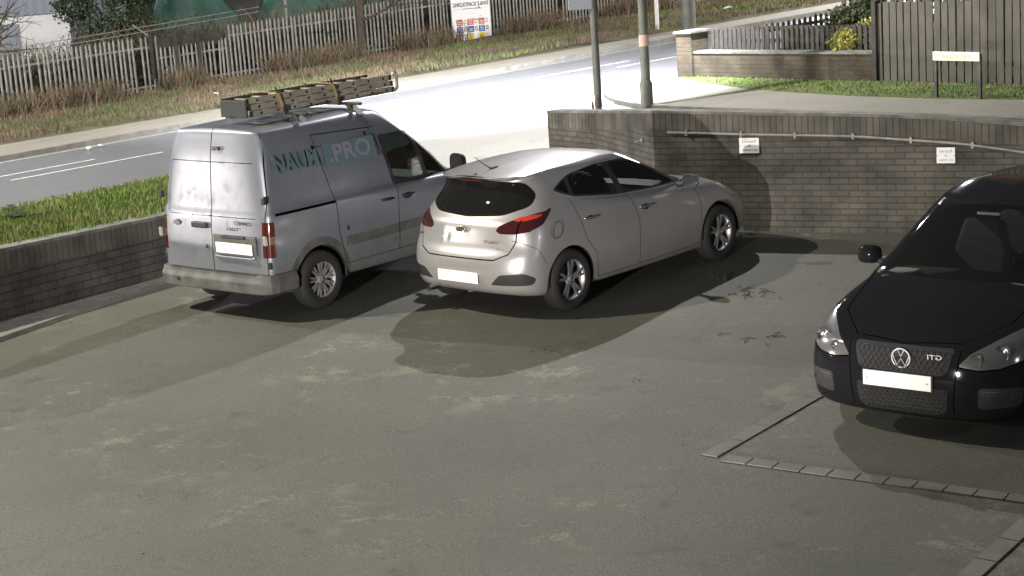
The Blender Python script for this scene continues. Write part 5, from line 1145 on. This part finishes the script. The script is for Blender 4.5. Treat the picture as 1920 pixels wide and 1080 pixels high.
for k in range(3):
    z0 = 2.085+.068*k; off = -.0-.035*k; x0, x1 = .47+off*.3, 2.66+off*.2; yy = (LY+.012*k, LY+LW_-.0+.012*k)
    for y in yy:
        mb = MB(); zc_ = z0+.032; mb.box(((x0+x1)/2, y, zc_), (x1-x0, .004, .064)); 
        for dz_ in (-.030, .030): mb.box(((x0+x1)/2, y+(.010 if y == yy[0] else -.010), zc_+dz_), (x1-x0, .024, .004))
        mb.build('stile', M_ALU, ld)
    for i in range(9):
        xx = x0+.14+i*.245
        if xx > x1-.05: continue
        mb = MB(); mb.tube([(xx, yy[0]-.003, zc_), (xx, yy[1]+.003, zc_)], .013, 8); mb.build('rung', M_ALU, ld)
        mb = MB(); mb.tube([(xx, yy[0]-.0025, zc_), (xx, yy[0]-.006, zc_)], .015, 10); mb.build('rung_end', M_DARK, ld)
    for y in yy:
        mb = MB(); mb.box((x1+.01, y, zc_), (.035, .03, .06)); mb.build('end_cap', M_PLAS, ld); mb = MB(); mb.box((x0-.008, y, zc_), (.02, .026, .06)); mb.build('end_cap', M_PLAS, ld)
mb = MB(); mb.tube([(2.68, LY-.02, 2.10), (2.73, LY-.02, 2.13), (2.73, LY-.02, 2.26), (2.66, LY-.02, 2.30)], .018, 8); mb.build('hook', M_ALU, ld)
mb = MB(); mb.box((.405, -.14, 2.18), (.03, .40, .18)); 
bevel(mb.build('foot_guard', mat('dark end guard', (.035, .038, .035), .8), ld), .01)
for i, x in enumerate((.95, 1.78)):
    st = on_van('ratchet_strap', 'ochre strap binding the ladder to the %s roof bar' % ('middle' if i == 0 else 'front'), 'strap'); st['group'] = 'straps round the ladder'
    mb = MB(); P_ = [(x-.02, LY-.02, 2.06), (x-.05, LY-.02, 2.19), (x-.09, LY-.012, 2.305), (x-.09, LY+LW_+.04, 2.305), (x-.04, LY+LW_+.05, 2.06)]
    for a, b in zip(P_, P_[1:]):
        a = Vector(a); b = Vector(b); wv = Vector((.018, 0, 0)); nv_ = (b-a).cross(wv).normalized()*.003; mb.add([a-wv, a+wv, b+wv, b-wv, a-wv+nv_, a+wv+nv_, b+wv+nv_, b-wv+nv_], [(0, 1, 2, 3), (7, 6, 5, 4), (0, 1, 5, 4), (2, 3, 7, 6), (1, 2, 6, 5), (3, 0, 4, 7)])
    mb.build('webbing', M_STRAP, st); mb = MB(); mb.box((x-.02, LY-.035, 2.10), (.05, .03, .09)); bevel(mb.build('ratchet', M_PLAS, st), .006)
    mb = MB(); mb.tube([(x-.09, LY-.012, 2.30), (x-.13, LY-.03, 2.36)], .010, 5); mb.build('loose_end', M_PLAS, st)
# ============================================================ black hatchback, facing the camera
vw = rig('hatchback', 2.79075, 11.62918, -2.22871, 'black hatchback facing the camera with a round chrome badge in its mesh grille', 'car')
Lw = [level(-3.9, -.40, .55, .19, .3, .3), level(-4.10, -.13, .80, [(-4.2, .26), (-3.5, .18), (-.6, .17), (0, .165)], .3, .38, 2.8, 2.9, .76, .77),
      level(-4.17, -.035, .862, [(-4.2, .32), (-3.5, .25), (-.6, .25), (0, .235)], .35, .42, 2.8, 2.9, .84, .84),
      level(-4.19, .0, .880, .42, .36, .45, 2.8, 2.9, .86, .855), level(-4.18, -.015, .882, [(-4.2, .62), (-.6, .60), (0, .56)], .36, .47, 2.8, 2.9, .86, .855),
      level(-4.15, -.055, .875, [(-4.2, .80), (-1, .78), (-.5, .72), (0, .685)], .36, .50, 2.8, 2.8, .855, .84),
      level(-4.12, -.15, .855, [(-4.2, .93), (-1.5, .91), (-.8, .86), (-.2, .745)], .36, .56, 2.8, 2.6, .835, .80),
      level(-4.08, -.50, .82, [(-4.2, .98), (-1.5, .965), (-1.0, .935), (-.55, .865)], .36, .55, 2.8, 2.4, .80, .735),
      level(-4.05, -.98, .805, [(-4.2, 1.02), (-1.6, 1.005), (-1.0, .99)], .36, .42, 2.8, 2.3, .785, .77),
      level(-4.00, -1.38, .75, [(-4.2, 1.19), (-2.5, 1.21), (-1.4, 1.205)], .34, .40, 2.8, 2.3, .70, .68),
      level(-3.95, -1.78, .665, [(-4.2, 1.36), (-2.6, 1.43), (-1.8, 1.41)], .32, .36, 2.8, 2.3, .62, .575),
      level(-3.95, -1.84, .56, [(-4.2, 1.40), (-2.6, 1.49), (-1.84, 1.445)], .26, .34, 2.8, 2.3, .56, .53),
      level(-3.95, -1.87, .32, [(-4.2, 1.42), (-2.6, 1.528), (-1.86, 1.472)], .10, .2), level(-3.95, -1.88, .0, [(-4.2, 1.425), (-2.6, 1.538), (-1.87, 1.48)], .05, .1)]
bm = body_bm(Lw); wwc = (-.87, -3.445)
reg = [('DELETE', SIDE, circle(x, .320, .352), sideL, None) for x in wwc]
w_f2 = rounded([(-1.62, 1.035), (-2.55, 1.05), (-2.50, 1.36), (-2.1, 1.345), (-1.85, 1.26)], .03, 3); w_r2 = rounded([(-2.66, 1.05), (-3.55, 1.08), (-3.45, 1.31), (-2.62, 1.36)], .03, 3)
reg += [('door_window#f', SIDE, w_f2, side_, G_CAR), ('door_window#r', SIDE, w_r2, side_, G_CAR), ('window_surround', SIDE, rounded([(-1.5, 1.01), (-3.62, 1.05), (-3.5, 1.34), (-2.5, 1.385), (-2.0, 1.355), (-1.78, 1.25)], .03, 3), side_, M_PLAS),
        ('windscreen', END, rounded([(-.745, 1.005), (0, 1.0), (.745, 1.005), (.565, 1.405), (0, 1.455), (-.565, 1.405)], .05), lambda f: f.normal.x > .2 and -1.95 < f.calc_center_median().x < -.9, G_VW),
        ('rear_window', END, rounded([(-.6, 1.05), (.6, 1.05), (.5, 1.36), (-.5, 1.36)], .05), rear_(-3.7), G_CAR)]
fr = lambda f: f.normal.x > .15 and f.calc_center_median().x > -.7
for sg in (1, -1):
    hl = rounded([(sg*y, z) for y, z in ((.42, .60), (.56, .575), (.70, .585), (.865, .64), (.865, .83), (.78, .835), (.62, .755), (.50, .69))], .025, 3)
    reg.append(('headlight', END, hl, (lambda s_: lambda f: f.calc_center_median().x > -.75 and f.calc_center_median().y*s_ > .35 and f.normal.x > .02)(sg), M_HEADL))
    reg.append(('side_vent', END, rounded([(sg*.56, .29), (sg*.82, .31), (sg*.83, .45), (sg*.57, .455)], .03, 2), fr, M_PLAS))
reg += [('grille', END, rounded([(-.385, .715), (-.345, .545), (-.28, .515), (.28, .515), (.345, .545), (.385, .715)], .03, 3), fr, M_DARK),
        ('lower_grille', END, rounded([(-.355, .425), (-.34, .25), (-.27, .215), (.27, .215), (.34, .25), (.355, .425)], .03, 3), fr, M_DARK),
        ('grille_surround', END, rounded([(-.43, .715), (-.40, .45), (-.385, .22), (-.30, .19), (.30, .19), (.385, .22), (.40, .45), (.43, .715)], .03, 3), fr, M_VWP),
        ('bonnet', TOP, rounded([(-1.12, -.70), (-1.02, 0), (-1.12, .70), (-.50, .64), (-.17, .40), (-.10, 0), (-.17, -.40), (-.50, -.64)], .03), lambda f: f.normal.z > .35 and f.calc_center_median().x > -1.3 and f.calc_center_median().z < 1.0, M_VWP),
        ('front_bumper', END, [(-1, .1), (1, .1), (1, .62), (-1, .62)], lambda f: f.calc_center_median().x > -.50, M_VWP),
        ('front_door', SIDE, [(-1.40, .28), (-1.42, 1.0), (-2.60, 1.03), (-2.62, .28)], seam_c, M_VWP), ('rear_door', SIDE, [(-2.63, .28), (-2.61, 1.03), (-3.6, 1.04), (-3.25, .6), (-3.1, .28)], seam_c, M_VWP)]
frs = lambda f: f.normal.x > .1 and f.calc_center_median().x > -.75
seams = [(TOP, [(-1.14, -.71), (-.50, -.65), (-.17, -.41), (-.10, 0), (-.17, .41), (-.50, .65), (-1.14, .71)], .009, lambda f: f.normal.z > .3 and f.calc_center_median().x > -1.3 and f.calc_center_median().z < 1.0),
         (SIDE, [(-1.41, 1.0), (-1.40, .28)], .008, seam_c), (END, [(-.43, .70), (-.405, .45), (-.39, .24)], .007, frs), (END, [(.43, .70), (.405, .45), (.39, .24)], .007, frs),
         (END, [(-.435, .595), (-.56, .575), (-.70, .588), (-.88, .65)], .010, frs), (END, [(.435, .595), (.56, .575), (.70, .588), (.88, .65)], .010, frs)]
wp = carve(bm, reg, seams, vw, M_VWP)
for x in wwc: arch_liner(vw, x, .32, .36, .52, .86)
for x in wwc:
    for y in (.785, -.785): wheel(vw, x, y, .318, .222, 'five', M_ALLOY)
mb = MB(); mb.box((-2.1, 0, .24), (3.5, 1.3, .06)); mb.box((-2.3, 0, .42), (2.2, 1.56, .30)); mb.build('floor_pan', M_DARK, vw)
M_DASH = mat('grey dashboard', (.06, .06, .065), .7); mb = MB(); mb.prism([(-1.62, .60), (-1.62, .93), (-1.50, .975), (-1.15, .97), (-1.05, .60)], 1, -.70, .70); bevel(mb.build('dashboard', M_DASH, vw), .03, 3)
for y in (.36, -.36): seat(vw, -2.25, y, .52)
for y in (.36, -.36): seat(vw, -3.1, y, .44)
steering(vw, -1.72, .36, .93)
mb = MB(); mb.box((-1.74, 0, 1.375), (.03, .20, .055)); bevel(mb.build('rear_view_mirror', M_PLAS, vw), .015)
mb = MB(); mb.box((-1.22, -.50, .995), (.16, .20, .012)); mb.build('dashboard_paper', M_WHITE, vw)
mirror_part(vw, -1.62, -.97, 1.02, .20, .15, .12, M_VWP); mirror_part(vw, -1.62, .97, 1.02, .20, .15, .12, M_VWP)
for s_ in (1, -1): handle_(vw, -2.45, s_*.872, .93, M_VWP); handle_(vw, -3.35, s_*.868, .95, M_VWP)
for (y0, y1, x0, x1) in ((-.62, .0, -1.06, -1.12), (.02, .66, -1.0, -1.06)):
    mb = MB(); mb.tube([(x0, y0, .975), ((x0+x1)/2-.03, (y0+y1)/2, .992), (x1, y1, .99)], .011, 6); mb.build('wiper', M_PLAS, vw)
# hexagon-like mesh of the two grilles: crossed bars in front of the dark backing
def nose_x(y, z):  # plan curve of the nose
    xf = float(np.interp(z, [.165, .235, .42, .56, .685, .745], [-.13, -.035, 0, -.015, -.055, -.15])); wd = .853; af = .47; t = min(1, abs(y)/wd); s_ = t**(2.88/2); s_ = min(1, s_); return xf-af*(1-math.cos(math.asin(s_))**(2/2.88))
def mesh_grille(z0, z1, yb, yt, name):
    mb = MB(); st = .042; half = max(yb, yt)
    def inb(y, z): return z0 < z < z1 and abs(y) < yb+(yt-yb)*(z-z0)/(z1-z0)
    rows = int((z1-z0)/.030)+1
    for j in range(rows):
        z = z0+.008+j*.030; k = -int(half/st)-1
        for i in range(2*abs(k)+1):
            y = (i+k)*st+(st/2 if j % 2 else 0)
            for (ya, za, yb_, zb_) in ((y, z, y+st/2, z+.011), (y+st/2, z+.011, y+st, z), (y, z, y, z-.019)):
                if inb(ya, za) and inb(yb_, zb_): 
                    a = Vector((nose_x(ya, za)+.010, ya, za)); b = Vector((nose_x(yb_, zb_)+.010, yb_, zb_)); mb.tube([a, b], .0028, 4, cap=False)
    return mb
mesh_grille(.525, .708, .31, .372, 'g').build('grille_mesh', M_MESH, vw); mesh_grille(.222, .418, .30, .345, 'g').build('lower_grille_mesh', M_MESH, vw)
for sg in (1, -1):
    mb = MB()
    for j in range(5): z = .315+j*.028; mb.tube([(nose_x(y, z)+.005, sg*y, z) for y in (.59, .64, .69, .75, .81)], .0035, 4, cap=False)
    for i in range(8): y = .60+i*.028; mb.tube([(nose_x(y, z)+.005, sg*y, z) for z in (.31, .37, .43)], .0035, 4, cap=False)
    mb.build('vent_mesh', M_PLASG, vw)
    c = Vector((nose_x(.735, .37)-.035, sg*.725, .37)); mb = MB(); mb.tube([c-Vector((.02, 0, 0)), c+Vector((.018, sg*.006, 0))], .052, 20); fo = mb.build('fog_lamp', M_WLENS, vw)
    mb = MB(); mb.tube([c+Vector((.018, .052*math.cos(a), .052*math.sin(a))) for a in np.linspace(0, 2*PI, 25)], .007, 6, cap=False); mb.build('fog_ring', M_PLAS, fo)
    for (yy_, zz_, rr) in ((.70, .70, .058), (.545, .655, .044)):
        cx = nose_x(yy_, zz_)-.012; mb = MB(); V = []
        for i in range(5):
            for a in range(20): r_ = rr*(1-i*.16); V.append((cx+.028-i*.010+ (.02 if i == 4 else 0), sg*yy_+r_*math.cos(2*PI*a/20), zz_+r_*math.sin(2*PI*a/20)))
        mb.add(V, [(i*20+a, i*20+(a+1) % 20, (i+1)*20+(a+1) % 20, (i+1)*20+a) for i in range(4) for a in range(20)]+[tuple(range(80, 100))], 0, True); mb.build('lamp_reflector', M_CHROME, vw)
# round emblem
ex = nose_x(0, .625)+.018; ez = .628; em = empty('emblem'); em.parent = vw
mb = MB(); mb.tube([(ex, .070*math.cos(a), ez+.070*math.sin(a)) for a in np.linspace(0, 2*PI, 33)], .0062, 8, cap=False); mb.build('ring', M_EMB, em)
mb = MB(); mb.add([(ex-.014, .066*math.cos(a), ez+.070*math.sin(a)) for a in np.linspace(0, 2*PI, 33)[:-1]], [tuple(range(32))]); mb.build('disc', M_BLACK, em)
mb = MB()
def vpoly(L_): mb.tube([(ex, y*.070, ez+z*.070) for y, z in L_], .0048, 6)
vpoly([(-.38, .90), (0, .20), (.38, .90)]); vpoly([(-.93, .36), (-.48, -.80), (0, -.04), (.48, -.80), (.93, .36)]); mb.build('letters', M_EMB, em)
text('badge_letters', 'GTI', .05, M_EMB, vw, Vector((nose_x(.26, .645)+.022, .255, .655)), (-.12, 1, 0), (0, 0, 1), True, width=.105, ext=.003)
pl = plate(vw, Vector((.018, -.02, .465)), (0, 1, 0), (0, 0, 1), .53, .115, M_PLATE)
mb = MB(); mb.box((.0, -.02, .465), (.03, .55, .125)); mb.build('plate_holder', M_PLAS, vw)
